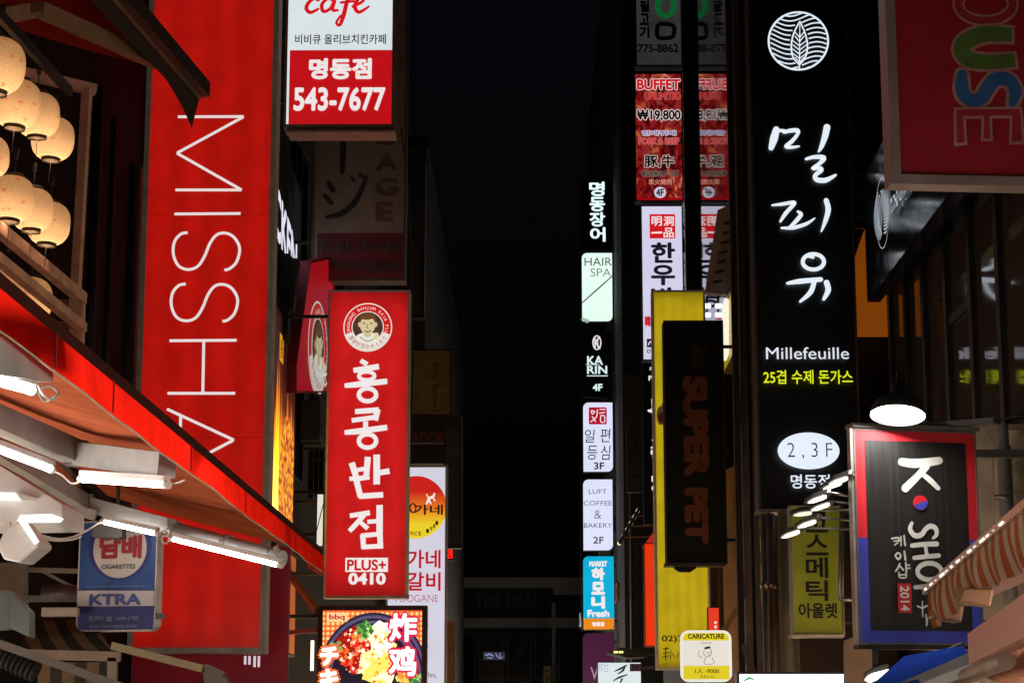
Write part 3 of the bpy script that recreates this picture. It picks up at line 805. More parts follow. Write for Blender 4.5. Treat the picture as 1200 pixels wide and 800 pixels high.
# ------------------------------------------------------------------ right: far column of leaf-shaped signs
GRP = 'leaf-shaped signs stacked above each other on the far right facade'
RX = 2.35
LEAF = lambda r=.16: (r, 0.02, r, 0.02)
def leaf(label, yt, yb, face, x0=683, x1=718.5, D=55, cab=DARKMETAL, r=.16, fw=.012):
    s = Sign('leaf_sign', label, x0, x1, yt, yb, D, depth=.18, fw=fw, frame=cab, face=face, rad=LEAF(r), group=GRP)
    s.bracket(RX); return s
BLU = glow((222, 226, 250), 1, .05)
DKT = glow((40, 42, 60), 1)
s = leaf('black leaf-shaped sign with glowing white brush letters, topmost of its stack', 211, 292, mat((.01, .01, .013), .4), 682, 716.5, fw=.02)
for i, (ch, dx) in enumerate(zip('명동장어', (0, .5, .5, 1))): s.text(ch, 690.5 + dx, 213 + i * 17.8, 708.5 + dx, 230 + i * 17.8, glow((225, 250, 250), 1.15), .03)
s = leaf('bright white leaf-shaped sign crossed by a diagonal cable', 296, 377, glow((228, 252, 240), 1.05, .06), 681.5, 718)
s.text('HAIR', 685, 302, 717, 311.5, glow((70, 80, 76), 1), .0); s.text('SPA', 692, 314.5, 716, 324, glow((110, 122, 116), 1), -.005)
s.strokes([[(682, 355, 1.2), (700, 339, 1.6), (717.5, 323.5, 1.2)]], glow((40, 44, 42), 1), name='diagonal_line')
s.strokes([[(683, 374, 4), (688, 376, 5)]], glow((170, 190, 178), 1), name='stain')
s = leaf('black leaf-shaped sign with a white oval monogram and stacked white letters', 388, 465, mat((.01, .01, .013), .4), 682.5, 717.5, fw=.02)
s.ring(699.5, 401.5, 4.6, 8, 1.4, WHT); s.strokes([[(697, 396, 1.6), (697.5, 407, 1.6)], [(702.5, 395, 1.5), (698.5, 401, 1.5), (703, 408, 1.5)], [(700.5, 396, 1), (700.5, 407, 1)]], WHT, name='monogram')
WK = glow((220, 240, 240), 1)
s.text('KA', 688, 417, 706.5, 427.5, WK, .025); s.text('RIN', 688, 428.5, 711.5, 438, WK, .025); s.strokes([[(688, 440.3, 1), (712, 440.3, 1)]], WK); s.text('4F', 694.5, 449.5, 706, 458, WK, .035)
for x in (688.5, 699.5, 689, 694): s.strokes([[(x - 1.5, 427.2, .8), (x + 2.5, 427.2, .8)]], WK)
s = leaf('pale lilac leaf-shaped sign with a red square seal and four brush syllables', 471, 553, BLU)
s.flat([[tuple(s.loc(x, y)) for x, y in ((691, 477), (710, 477), (711, 478.5), (711, 496), (710, 497), (691, 497), (690, 496), (690, 478))]], glow((176, 16, 40), 1), 'red_seal')
s.strokes([[(693, 481, 1.3), (694, 485, 1.3), (697, 482, 1.3), (693.5, 481, 1.3)], [(700, 480, 1.3), (699, 488, 1.3), (692.5, 494, 1.3)], [(703, 479.5, 1.2), (709, 479.5, 1.2)], [(702.5, 484, 1.2), (708.5, 483, 1.2)], [(704, 487, 1.2), (704, 494, 1.2), (708.5, 494, 1.2), (708, 487, 1.2), (704, 487, 1.2)], [(694, 488, 1.2), (698, 494, 1.2)]], glow((238, 222, 232), 1), name='seal_lettering')
for ch, x0, y0, x1, y1 in (('일', 685.5, 503, 697, 518.5), ('편', 703.5, 502, 715.5, 518), ('등', 688, 522, 700, 538.5), ('심', 704, 521.5, 715.5, 538.5)): s.text(ch, x0, y0, x1, y1, DKT, .0, shear=.12)
s.text('3F', 696, 541.5, 708, 550, DKT, .025)
s = leaf('pale lilac leaf-shaped sign with widely spaced grey coffee lettering', 561, 645, BLU)
GT = glow((88, 90, 120), 1)
s.text('LUFT', 690, 573, 711, 578.5, GT); s.text('COFFEE', 684, 586.5, 717, 592, GT); s.text('&', 696.5, 597.5, 704.5, 607.5, GT, -.01); s.text('BAKERY', 684.3, 612.5, 717.3, 618, GT); s.text('2F', 695, 628.5, 707.5, 636.5, glow((62, 66, 90), 1), .02)
s = leaf('turquoise leaf-shaped sign with heavy white syllables and an orange foot', 651, 737.5, glow((8, 172, 214), 1, .08), 683, 720)
s.rect(683.3, 724, 719.6, 737.3, glow((222, 132, 26), 1), 'orange_band'); s.text('MARKET', 690.5, 657, 711.5, 663.5, WHT, .06); s.text('하모니', 693, 664, 709, 713.5, WHT, .07, vertical=True); s.text('Fresh', 688.5, 714, 714, 722.5, WHT, .045); s.text('명동점', 694, 728, 708, 733.5, WHT, .07)
s = leaf('plum coloured dim leaf-shaped sign, lowest of its stack', 741, 830, glow((66, 22, 52), 1, .15), 683, 720)
s.text('W', 692, 781, 709, 795.5, glow((160, 130, 150), 1), .0)
s = Sign('blade_sign', 'tiny dark side sign with white letters at the left edge of the turquoise leaf sign', 678.5, 682.5, 716, 736, 57, depth=.1, fw=.01, frame=BLACK, face=mat((.01, .01, .01), .4))
s.text('COFFEE', 679, 718, 682, 734, glow((190, 200, 200), 1), .02, -1); s.bracket(2.35)
for i, (y0, y1, c) in enumerate(((240, 262, (.18, .18, .16)), (410, 434, (.12, .03, .02)), (498, 528, (.10, .10, .12)), (604, 622, (.12, .12, .14)))):
    s = Sign('side_tag', ('small pale tag on the rail beside the topmost leaf sign', 'small rusty tag on the rail beside the monogram leaf sign', 'small grey tag on the rail beside the seal leaf sign', 'small grey tag on the rail beside the coffee leaf sign')[i], 718.8, 723, y0, y1, 55.6, depth=.06, fw=0, frame=mat(c, .6), cat='tag'); s.bracket(2.35, (.5,))
m = MB(); a = W(728, 400, 54.5)
for x in (725.5, 738): p = W(x, 500, 50.2 if x > 730 else 54.5); m2_ = MB(); m2_.tube([(p.x, p.y, 0), (p.x, p.y, 19)], .045); single(m2_.build('rail_pole', mat((.05, .05, .055), .5, .4)), 'thin dark pole on the far facade ' + ('nearest the bulb canopy' if x > 730 else 'beside the leaf-shaped signs'), 'pole')

# ------------------------------------------------------------------ right: mid-distance signs (X 2..3, before the granite cladding)
GX = 3.13
def meat():
    m = bpy.data.materials.new('grill_print'); m.use_nodes = True
    n, l = m.node_tree.nodes, m.node_tree.links; p = n['Principled BSDF']
    tc = n.new('ShaderNodeTexCoord'); mp = n.new('ShaderNodeMapping'); mp.inputs['Scale'].default_value = (2.4, 1, 1.7); mp.inputs['Rotation'].default_value = (0, .6, 0); l.new(tc.outputs['Object'], mp.inputs[0])
    a = n.new('ShaderNodeTexNoise'); a.inputs['Scale'].default_value = 1.6; a.inputs['Detail'].default_value = 9; a.inputs['Distortion'].default_value = 1.6; a.inputs['Roughness'].default_value = .65; l.new(mp.outputs[0], a.inputs[0])
    cr = n.new('ShaderNodeValToRGB'); l.new(a.outputs[0], cr.inputs[0]); e = cr.color_ramp.elements
    e[0].position = .3; e[0].color = lin((14, 6, 8)); e[1].position = .74; e[1].color = lin((250, 170, 120))
    for pos, c in ((.42, (60, 8, 10)), (.5, (150, 18, 20)), (.56, (120, 50, 50)), (.61, (190, 80, 30)), (.66, (200, 120, 110))): q = e.new(pos); q.color = lin(c)
    l.new(cr.outputs[0], p.inputs['Emission Color']); p.inputs['Emission Strength'].default_value = .9; p.inputs['Base Color'].default_value = (.03, .02, .02, 1)
    return m


s = Sign('blade_sign', 'half-lit pale sign with a green ring letter above the grilled meat sign', 744, 799, -60, 78, 40, depth=.3, fw=.03, frame=DARKMETAL, face=glow((58, 60, 58), .7, .4))
GRN = glow((10, 96, 44), .8)
s.ring(780, 7, 9.5, 12, 6.5, GRN, 'lettering'); s.strokes([[(771, 28, 5.5), (771, 44, 5.5), (787, 44, 5.5), (790, 38, 5.5), (788, 30, 5.5), (772, 28, 5.5)]], mat((.04, .045, .04), .5), closed=False, caps=False)
s.ring(780, -24, 9.5, 12, 6.5, GRN, 'lettering')
s.text('무한리필고기', 749.5, -46, 761, 46, mat((.02, .02, .02), .5), .05, vertical=True); s.text('775-8862', 747.5, 52, 795, 62, mat((.10, .10, .09), .5), .03); s.bracket(GX)
s = Sign('blade_sign', 'lit picture sign of grilled meat with buffet price lettering', 744, 800, 86, 236, 40, depth=.3, fw=.02, frame=DARKMETAL, face=meat())
RW = glow((200, 16, 30), 1); WH1 = glow((240, 225, 225), .9)
s.text('BUFFET', 746.5, 93, 797, 105.5, RW, .04, halo=WH1, halo_w=.05); s.text('UNLIMITED', 755.5, 108.5, 797.5, 117, RW, .02, halo=glow((190, 120, 110), .7), halo_w=.05)
s.text('₩19,800', 746.5, 128.5, 797.5, 142.5, glow((10, 8, 10), 1), .035, halo=WH1, halo_w=.06)
s.text('한재뷔페', 752, 153, 792, 159.5, glow((120, 110, 170), 1), .03, halo=WH1, halo_w=.06); s.text('PORK & BEEF', 748.5, 162, 795.5, 169.5, glow((190, 20, 40), 1), .02, halo=glow((225, 150, 140), .8), halo_w=.05)
s.text('豚,牛', 755, 182, 790, 197, glow((12, 8, 8), 1), .03, halo=glow((225, 200, 190), .8), halo_w=.05); s.text('韓国産豚肉,食べ放題', 752, 200, 795, 207.5, glow((16, 8, 8), 1), .02, halo=glow((200, 160, 150), .6), halo_w=.05); s.text('炭火焼肉', 760, 210, 787, 217, glow((225, 150, 130), .8), .02)
s.rect(745, 232, 799, 236, glow((150, 8, 14), 1), 'red_band'); s.ell(773.5, 226, 6.8, 6.6, glow((205, 200, 220), 1), 'printed_disc'); s.text('4F', 768.8, 221.5, 778, 230.5, glow((16, 14, 24), 1), .03); s.bracket(GX)
s = Sign('blade_sign', 'white lit sign with a red square seal and bold black syllables under the meat sign', 752, 801, 241, 422, 40, depth=.3, fw=.018, frame=DARKMETAL, face=glow((212, 208, 234), 1, .05))
s.rect(761.5, 251, 791, 279.5, glow((206, 24, 34), 1), 'red_seal')
for ch, x, y in (('明', 763.5, 253.5), ('洞', 777.5, 253.5), ('品', 777.5, 267)): s.text(ch, x, y, x + 12, y + 11.5, WHT, .02)
s.strokes([[(764, 273, 2), (775, 272.5, 2.4)]], WHT)
s.text('한우방', 763, 283, 791, 362, glow((26, 24, 38), 1), .035, vertical=True); s.text('韓牛', 755.5, 370, 770, 383, glow((196, 20, 36), 1), .04)
s.rect(758, 397, 766, 407, glow((30, 28, 44), 1), 'printed_mark'); s.strokes([[(760, 404, 1.2), (762, 400, 1.2), (764, 404, 1.2)]], WHT); s.text('02-773', 758, 409, 784, 414, glow((60, 58, 76), 1), .01); s.bracket(GX)
s = Sign('blade_sign', 'black board with fragments of white lettering below the white seal sign', 753.5, 782, 420, 614, 41, depth=.25, fw=.012, frame=DARKMETAL, face=mat((.012, .012, .013), .4))
s.text('FINE', 761.5, 430, 775, 434, WHT, .02); s.text('PUB', 760, 440, 776, 446, WHT, .03)
s.strokes([[(764, 468, 1.8), (764.5, 479, 2.2), (759.5, 481, 2), (764.5, 483, 2.2), (765, 487, 1.5)]], WHT); s.text('그릴', 762.5, 514, 777, 538, WHT, .05, vertical=True); s.text('비어', 763.5, 556, 777, 578, WHT, .05, vertical=True); s.bracket(GX)
s = Sign('blade_sign', 'very dim grey sign with darker syllables between leaf signs and black board', 734, 752, 438, 576, 47, depth=.25, fw=.02, frame=BLACK, face=mat((.06, .06, .065), .6))
s.text('간판문구', 737, 470, 749, 570, mat((.025, .025, .03), .6), .03, vertical=True); s.bracket(GX)

# steel column in front of the granite
p = W(820, 400, 29)
for i, (x, D, r, c) in enumerate(((811, 38, .10, DARKMETAL), (863, 23.5, .05, BROWN), (870.5, 20.7, .038, MAUVE), (877.5, 20.75, .022, STEEL), (882, 20.65, .028, MAUVE))):
    a = W(x, 400, D); m = MB(); m.bar((a.x, a.y, 0), (a.x, a.y, 19), r * 2, r * 2, (0, 1, 0))
    single(m.build('steel_post', c), ('dark column between the grilled meat sign and its reflection', 'brown upright at the right edge of the unlit pet shop sign', 'thick mauve upright left of the tall black sign', 'thin dark rod between the mauve uprights', 'mauve upright touching the left edge of the tall black sign')[i], 'post')

# bulb canopy
r = thing('bulb_canopy', 'slanted canopy edge with a row of warm bulbs beside the coffee leaf sign', 'canopy', W(752, 600, 50))
A, B = W(751, 592, 49), W(726, 636, 44)
MB().bar(A, B, .05, .06).build('edge_rail', BROWN, r)
for t in (.05, .3, .58, .86):
    q = A.lerp(B, t); MB().bar(q, (3.1, q.y, q.z + .02), .03, .03).build('rod', mat((.30, .16, .07), .5), r)
for i in range(6):
    q = A.lerp(B, .06 + i * .178); m = MB(); m.tube([q + Vector((-.03, -.05, -.05)), q.lerp(B, .09 / (1 - (.06 + i * .178) + .001) * (1 - (.06 + i * .178))) + Vector((-.03, -.05, -.05))], .04)
    m.build('bulb', glow((255, 226, 170), 2.2), r)
m = MB(); m.prism([W(712, 764, 43), W(728, 758, 43), W(757, 762, 43), W(757, 769, 43), (W(735, 770, 43))], (0, 1.2, 0))
r = thing('black_canopy', 'small black canopy with two tiny yellow lights under the turquoise leaf sign', 'canopy', W(735, 770, 43)); m.build('hood', BLACK, r)
for x in (722, 728): q = W(x, 763.5, 42.96); MB().box(q.x - .05, q.x + .04, q.y - .02, q.y + .01, q.z - .02, q.z + .02).build('light', glow((235, 225, 140), 1.6), r)
MB().bar(W(757, 766, 43.6), (3.1, 43.6, W(757, 766, 43.6).z), .05, .05).build('rod', STEEL, r)
m = MB()
a = W(721, 699, 50); m.tube([W(721, 680, 50), W(724.5, 684, 50), W(723, 692, 50), W(724.5, 700, 50), W(722, 706, 50)], .05)
single(m.build('wall_ornament', mat((.45, .22, .12), .5, .4)), 'copper coloured curled ornament beside the turquoise leaf sign', 'ornament')
s = Sign('box_sign', 'white lit sign with loose black brush strokes above a plum block at the bottom', 700, 752, 775, 830, 31, depth=.2, fw=.012, frame=DARKMETAL, face=glow((214, 226, 232), 1, .06))
s.rect(738, 777, 751.5, 786, glow((70, 36, 50), 1), 'plum_block'); s.text('5F', 740, 778, 750, 785, glow((20, 10, 16), 1), .04); s.text('맥주 호프', 701.5, 777, 713, 788, glow((150, 160, 190), 1), 0)
s.strokes([[(720, 786, .8), (727, 783, 2.4), (734, 779, 1.6)], [(733, 779, 1), (730, 785, 2.4), (724, 789, 1)], [(719, 797, 1), (726, 793, 2.2), (735, 790, 1.2)], [(729, 795, 2), (727, 799, 1.6)]], glow((14, 14, 18), 1)); s.bracket(3.16)

# orange-red box sign
s = Sign('box_sign', 'plain orange-red lit box sign left of the big yellow sign', 755, 768.5, 636, 757, 32, depth=.25, fw=.015, frame=mat((.3, .05, .02), .5), face=glow((228, 52, 14), 1, .08))
m = MB(); m.prism([W(753.5, 640, 32), W(768, 620, 32), W(768.5, 636, 32), W(756, 641, 32)], (0, .25, 0)); m.build('slanted_hood', glow((190, 40, 34), .8), s.root); s.bracket(3.16)

# big yellow sign with real tubes behind its face
s = Sign('blade_sign', 'big yellow lightbox with visible tubes, standing behind the unlit pet shop sign', 766.5, 830, 340, 784, 29, depth=.28, fw=.03, frame=mat((.10, .06, .04), .5, .2), face=translucent_face((.60, .46, .012)), cab=mat((.62, .60, .55), .7), hollow=True)
tubes_in(s, 5, 2.5, yy=.07)
YB = mat((.02, .018, .01), .5)
s.text('02)757-', 775.5, 744, 819, 753, YB, .02)
s.strokes([[(777, 760, 1), (783, 759, 1.4)], [(780, 758, 1.2), (780, 772, 1.2)], [(777, 765, 1), (784, 764, 1)], [(776.5, 769, 1), (784, 768, 1)], [(786, 762, 1), (786, 771, 1)], [(788, 765, .9), (790, 770, .9)], [(796, 764, .9), (793, 770, .9)], [(799, 763, .9), (800, 771, .9)]], YB)
s.ell(774.5, 487, 5, 11, mat((.6, .58, .55), .5), 'printed_badge'); s.ell(774.8, 489.5, 3.6, 6, mat((.45, .05, .04), .5), 'printed_badge'); s.ell(777, 477, 2, 5, mat((.6, .58, .55), .5), 'printed_badge'); s.bracket(3.16, (.1, .9), .03)

# unlit pet shop sign
s = Sign('blade_sign', 'unlit near-black sign with dark orange letters running down, in front of the yellow lightbox', 779.5, 850, 375.5, 660, 26, depth=.35, fw=.02, frame=mat((.03, .028, .03), .5), face=mat((.012, .011, .010), .55, 0, .3, 5))
OR = mat((.36, .11, .04), .55)
s.text('SUPER', 801.5, 440, 829.5, 559, OR, .07, -1); s.text('PET', 803, 571, 829.5, 637, OR, .07, -1)
s.strokes([[(812, 402, 4), (818, 410, 6), (826, 412, 5)], [(816, 412, 5), (812, 424, 4)], [(821, 412, 6), (819, 426, 7)], [(809, 428, 3), (824, 430, 4)], [(826, 408, 4), (829, 402, 3)]], mat((.10, .035, .015), .55), name='animal_emblem')
m = MB(); a, b = W(791, 661, 26.1), W(815, 669.5, 26.1); m.prism([(a.x, a.y, a.z), (b.x, a.y, a.z), (b.x + .01, a.y, (a.z + b.z) / 2), (b.x - .06, a.y, b.z), (a.x + .06, a.y, b.z), (a.x - .01, a.y, (a.z + b.z) / 2)], (0, .12, 0)); m.build('hanger', BLACK, s.root)
s.bracket(3.16, (.1, .9))
m = MB(); a, b = W(779.5, 659, 25.97), W(850, 662.5, 25.97); m.box(a.x, b.x, a.y, a.y + .3, b.z, a.z); m.build('bottom_rail', mat((.10, .09, .10), .45, .3), s.root)

# tan slotted soffit with downlights and yellow strip beyond it
r = thing('slotted_soffit', 'tan slotted board climbing the facade above the yellow lightbox', 'soffit', W(850, 340, 30))
m = MB(); q = [W(841, 246, 30), W(866, 235, 29.4), W(865.5, 312, 29.4), W(851, 345, 30), W(826, 342, 31)]
m.prism(q, (.03, .25, 0)); m.build('board', mat((.26, .19, .14), .6, 0, .25, 4), r)
for i in range(7):
    y = 262 + i * 11.5; xa = 849 - i * 2.1
    a, b = W(xa, y, 29.3), W(xa + 9, y - 2, 29.2); MB().bar(a, b, .02, .045).build('slot', mat((.05, .035, .03), .6), r)
for x, y in ((829, 358.5), (829, 369), (842, 358.5), (842, 369)):
    a = W(x, y, 30.2); m = MB(); m.lathe([(.0, -.035), (.05, -.03), (.055, 0), (.05, .03), (0, .035)], (a.x, a.y, a.z), 14)
    m2_ = MB(); m2_.tube([(a.x, a.y + .05, a.z), (a.x, a.y + .05, a.z + .16)], .02)
    o = m.build('downlight', glow((235, 240, 255), 1.8), r); m2_.build('downlight_stem', STEEL, o)
s = Sign('facade_sign', 'yellow strip sign with a column of white mirrored lights built as lamps right of the unlit pet shop sign', 848, 862, 345, 426, 28.2, 26.4, depth=.1, fw=.02, frame=BROWN, face=glow((165, 135, 16), .7, .2))
for i in range(8):
    y = 358 + i * 8
    c = s.loc(855, y); m = MB(); m.lathe([(0, -.05), (.09, -.035), (.11, 0), (.09, .03), (0, .04)], (c[0], -.06, c[1]), 12, (0, -1, .2)); m.build('lamp', glow((235, 232, 210), 1.1), s.root, True)  # lamps added in place of lights mirrored in the facade
# brown and tan cladding boards right of the yellow sign
m = MB(); a, b = W(831, 640, 29.5), W(852, 770, 29.5); m.box(a.x, 3.1, 29.5, 29.6, 0, a.z + .6)
single(m.build('wall_panel', mat((.12, .05, .02), .6, 0, .3, 4)), 'dark brown cladding right of the yellow lightbox', 'panel')
m = MB(); a = W(846, 600, 27); b = W(869, 600, 26); m.prism([(a.x, a.y, 0), (b.x, b.y, 0), (b.x, b.y, 4.9), (a.x, a.y, 4.9)], (.08, .1, 0))
single(m.build('wall_panel', mat((.34, .17, .055), .6, 0, .3, 3)), 'orange tan cladding between the brown cladding and the mauve uprights', 'panel')
m = MB(); m.bar(W(848, 738, 25.5), W(869, 706, 25.5), .03, .07); single(m.build('brace', mat((.42, .25, .07), .5)), 'tan diagonal brace in front of the orange tan cladding', 'brace')
s = Sign('box_sign', 'small orange-red sign with tiny white marks behind the caricature sign', 829.5, 843.5, 711, 760, 27.6, depth=.12, fw=.01, frame=BROWN, face=glow((226, 60, 36), 1, .08))
for y in (729, 734, 739, 744): s.text('•', 837, y - 1.6, 840, y + 1.6, WHT, .03)
m = MB(); a = W(843.5, 715, 27.7); m.bar((a.x, a.y, 0), (a.x, a.y, W(843, 650, 27.7).z), .03, .03); m.build('post', BROWN, s.root)

# caricature stall sign
s = Sign('stall_sign', 'small rounded white-rimmed yellow and white caricature sign at the bottom', 797.5, 857.5, 738, 798.5, 17, depth=.05, fw=.022, frame=glow((235, 232, 222), .9), face=glow((222, 216, 208), 1, .06), rad=(.07,) * 4, proud=.006)  # rim, face and bands emit in place of street light falling on them
YL = glow((214, 196, 28), 1, .06)
s.rect(800, 740.5, 855, 750, YL, 'yellow_band'); s.rect(800, 779.5, 855, 796, YL, 'yellow_band')
KD = mat((.03, .025, .015), .5)
s.text('CARICATURE', 806, 742, 848.5, 748, KD, .035); s.text('캐리커쳐', 821, 751.5, 833, 754.5, mat((.25, .24, .22), .5), 0)
s.text('1人 -9000', 814.5, 782.5, 842.5, 788.5, KD, .01); s.text('かわいい', 820, 790, 838, 794.5, KD, 0)
s.strokes([[(826.5, 759, 2.6), (831, 758, 2.6)], [(825, 761, .5), (824.5, 766, .5), (828, 769, .5), (832, 768, .5), (833.5, 763, .5), (832, 759, .5)], [(820, 762, .5), (818, 765, .5), (819.5, 769, .5), (823, 770, .5)], [(827, 769.5, .5), (825, 777, .5), (836, 777, .5), (834, 770, .5)], [(829, 764, .9), (829.3, 764.3, .9)], [(831.5, 764, .9), (831.8, 764.3, .9)], [(828.5, 766.5, .5), (830.5, 767.3, .5), (832, 766.5, .5)]], KD, name='doodle')
a = W(827, 797, 17); m = MB(); m.tube([(a.x, a.y + .03, 0), (a.x, a.y + .03, a.z + .05)], .02); m.build('post', ALU, s.root)

# ------------------------------------------------------------------ right foreground signs
BSIGN = mat((.008, .008, .009), .35, 0, .2, 3)
WG = glow((222, 232, 242), 1.05)
s = Sign('blade_sign', 'tall black sign with white brush syllables and a leaf emblem in a circle', 882, 1000.5, -60, 598, 20, depth=.3, fw=.022, frame=mat((.10, .085, .08), .45, .3), face=BSIGN)
# leaf emblem
s.ring(935.5, 48.5, 34.8, 33.6, 2.4, WG)
cx, cy, rr = 935.5, 48.5, 34
def in_leaf(x, y):
    t = (y - 27) / 52
    return 0 < t < 1.0 and abs(x - 936.5) < 9.8 * math.sin(math.pi * min(1, t ** .85) * .93 + .12) + 1
waves = []
for k in range(-9, 12):
    seg = []
    for i in range(0, 69):
        x = cx - 34 + i; u = (x - cx) / 34
        y = cy + k * 5.6 + 5.0 * math.sin(u * 3.2 + 2.6) + u * 1.0
        if (x - cx) ** 2 + (y - cy) ** 2 < 33.5 ** 2 and not in_leaf(x, y): seg.append((x, y, 1.7))
        else:
            if len(seg) > 3: waves.append(seg[::4] + [seg[-1]])
            seg = []
    if len(seg) > 3: waves.append(seg[::4] + [seg[-1]])
s.strokes(waves, WG, caps=False, name='leaf_emblem')
L = [(937, 26, 1.6), (930, 40, 1.9), (927, 54, 1.9), (929, 68, 1.9), (936.5, 77, 1.6)]; Rr = [(937, 26, 1.6), (943, 40, 1.9), (946, 54, 1.9), (943.5, 68, 1.9), (936.5, 77, 1.6)]
vein = [[(937, 29, 1), (936.5, 83, 1.5)]]
for k in range(7):
    y = 42 + k * 5; h = 8.5 if 1 < k < 6 else 5.5
    vein += [[(936.6, y + 3, 1.4), (936.6 - h, y - 3.5, 1.2)], [(936.6, y + 3, 1.4), (936.6 + h, y - 3.5, 1.2)]]
s.strokes([L, Rr] + vein, WG, caps=False, name='leaf_emblem')
tf = (820, 0, 2.668)
s.strokes([[(238, 408, 20), (231, 436, 26), (222, 466, 17)], [(244, 412, 12), (262, 412, 10)], [(262, 417, 11), (284, 412, 14), (304, 412, 15), (304, 424, 11), (286, 446, 13), (268, 462, 13), (288, 464, 11), (309, 461, 6)],
           [(396, 402, 22), (390, 430, 20), (379, 462, 14), (370, 478, 6)],
           [(331, 501, 9), (356, 495, 13), (386, 497, 17), (374, 514, 13), (350, 531, 10), (372, 529, 14), (379, 536, 13), (360, 551, 14), (364, 565, 17), (392, 567, 17), (423, 551, 8)],
           ], WG, tf)
s.strokes([[(48, 373, 8), (85, 369, 14), (132, 362, 16), (128, 374, 16), (100, 405, 16), (80, 436, 10)], [(148, 398, 10), (160, 410, 17), (136, 440, 16), (110, 464, 9)], [(84, 462, 9), (130, 461, 16), (180, 446, 14), (214, 424, 5)],
           [(258, 355, 20), (266, 390, 22), (256, 432, 18), (239, 476, 6)]], WG, (890, 130, 3.336))
tf = (820, 280, 2.668)
s.ring(353, 75, 33, 24, 13, WG, 'lettering', tf)
s.strokes([[(272, 142, 9), (310, 136, 17), (376, 130, 15)], [(356, 136, 15), (344, 170, 16), (312, 199, 8)], [(394, 140, 18), (399, 164, 18), (385, 192, 10)], [(338, 58, 10), (352, 62, 9)]], WG, tf)
s.text('Millefeuille', 897, 408, 993.5, 422, glow((225, 228, 240), 1), 0)
s.text('25겹 수제 돈가스', 894, 434.5, 998, 451, glow((222, 232, 40), 1), .012)
s.ell(946.5, 529, 35.5, 21.5, glow((222, 234, 246), 1.05, .03), 'white_oval'); s.text('2 , 3 F', 922, 519.5, 974, 539, glow((40, 44, 60), 1), -.012)
s.text('명동점', 926, 556.5, 971, 573, WG, .012)
s.bracket(3.75, (.06, .5, .94), .03)
m = MB(); a, b = W(888, 596.5, 19.97), W(1003, 600, 19.97); m.box(a.x, b.x, a.y - .03, a.y + .3, b.z, a.z); m.build('bottom_rail', ALU, s.root)

# dark recess behind: slatted vent, orange board, brown wall, posts
r = thing('slatted_vent', 'dark wall vent with thin horizontal slats right of the tall black sign', 'vent', W(1022, 290, 20.9))
m = MB(); a, b = W(1001, 172, 20.9), W(1050, 290, 20.9); m.box(a.x, b.x, 20.93, 20.98, b.z, a.z); m.build('back_panel', BLACK, r)
for i in range(5):
    z = W(1020, 180 + i * 25, 20.9).z; MB().bar((a.x, 20.9, z), (b.x, 20.9, z), .05, .025).build('slat', mat((.10, .10, .10), .5, .2), r)
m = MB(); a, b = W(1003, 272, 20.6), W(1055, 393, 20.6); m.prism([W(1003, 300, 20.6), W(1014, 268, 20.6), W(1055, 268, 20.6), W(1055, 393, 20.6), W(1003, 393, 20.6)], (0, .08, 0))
single(m.build('orange_glow_board', glow((126, 62, 8), .9, .12)), 'dim orange board with an added glow under the curved black sign', 'board')  # unlit board; its own glow replaces light falling on it
m = MB(); a = W(925, 400, 21); m.box(a.x, 3.70, 20.8, 20.95, 0, 4.7)
single(m.build('wall_panel', mat((.085, .045, .032), .7, 0, .3, 2)), 'reddish brown wall behind the yellow-green sign', 'wall')
POSTM = mat((.35, .33, .31), .35, .7, .2, 6)
for i, (x, D, c, top, lab) in enumerate(((903, 19.6, mat((.30, .20, .16), .35, .8, .2, 8), 602, 'copper tinted downpipe below the left end of the tall black sign'),
                                         (896, 19.9, mat((.32, .31, .29), .35, .8), 602, 'steel downpipe below the left edge of the tall black sign'),
                                         (919, 20.3, mat((.30, .29, .20), .6), 604, 'olive grey post left of the yellow-green sign'))):
    a = W(x, top, D); m = MB(); m.tube([(a.x, a.y, 0), (a.x, a.y, a.z)], .045 if i < 2 else .07, 14)
    if i < 2: m.lathe([(.046, 0), (.06, .005), (.06, .07), (.046, .075)], (a.x, a.y, W(x, 690, D).z), 14)
    single(m.build('downpipe' if i < 2 else 'post', c), lab, 'pipe' if i < 2 else 'post')
s = Sign('facade_sign', 'yellow board with black bars seen edge-on behind the steel downpipe', 889, 897, 606, 708, 21.5, 20.6, depth=.08, fw=0, frame=BROWN, face=glow((150, 128, 14), .7, .15))
s.rect(889, 640, 897, 665, BLACK, 'black_bar'); s.rect(889, 618, 893, 632, BLACK, 'black_bar')
m = MB(); m.bar(W(872, 755, 20.5), W(886, 800, 20.4), .05, .05); single(m.build('brace', MAUVE), 'slanted brace at the foot of the mauve uprights', 'brace')
s = Sign('blade_sign', 'dim yellow-green sign with dark syllables under the cluster of arm floodlights', 927, 988, 592, 744.5, 19, depth=.18, fw=.015, frame=mat((.42, .36, .34), .4, .5), face=mat((.42, .50, .035), .4, 0, .15, 4))
KY = mat((.012, .012, .008), .5)
s.text('코스메틱', 944.5, 598, 970, 705, KY, .02, vertical=True); s.text('아울렛', 936, 706, 981, 724, KY, .025)
s.bracket(3.75, (.1, .9), .015)
m = MB(); a, b = W(927, 743, 18.96), W(989, 746.5, 18.96); m.box(a.x, b.x, a.y, a.y + .2, b.z, a.z); m.build('bottom_rail', mat((.7, .62, .6), .3, .4), s.root)
m = MB(); m.tube([W(987, 590, 18.6), W(984.5, 700, 18.6), W(987, 702, 18.6), W(1004, 701, 18.6)], .025); single(m.build('conduit', POSTM), 'bent steel conduit right of the yellow-green sign', 'pipe')
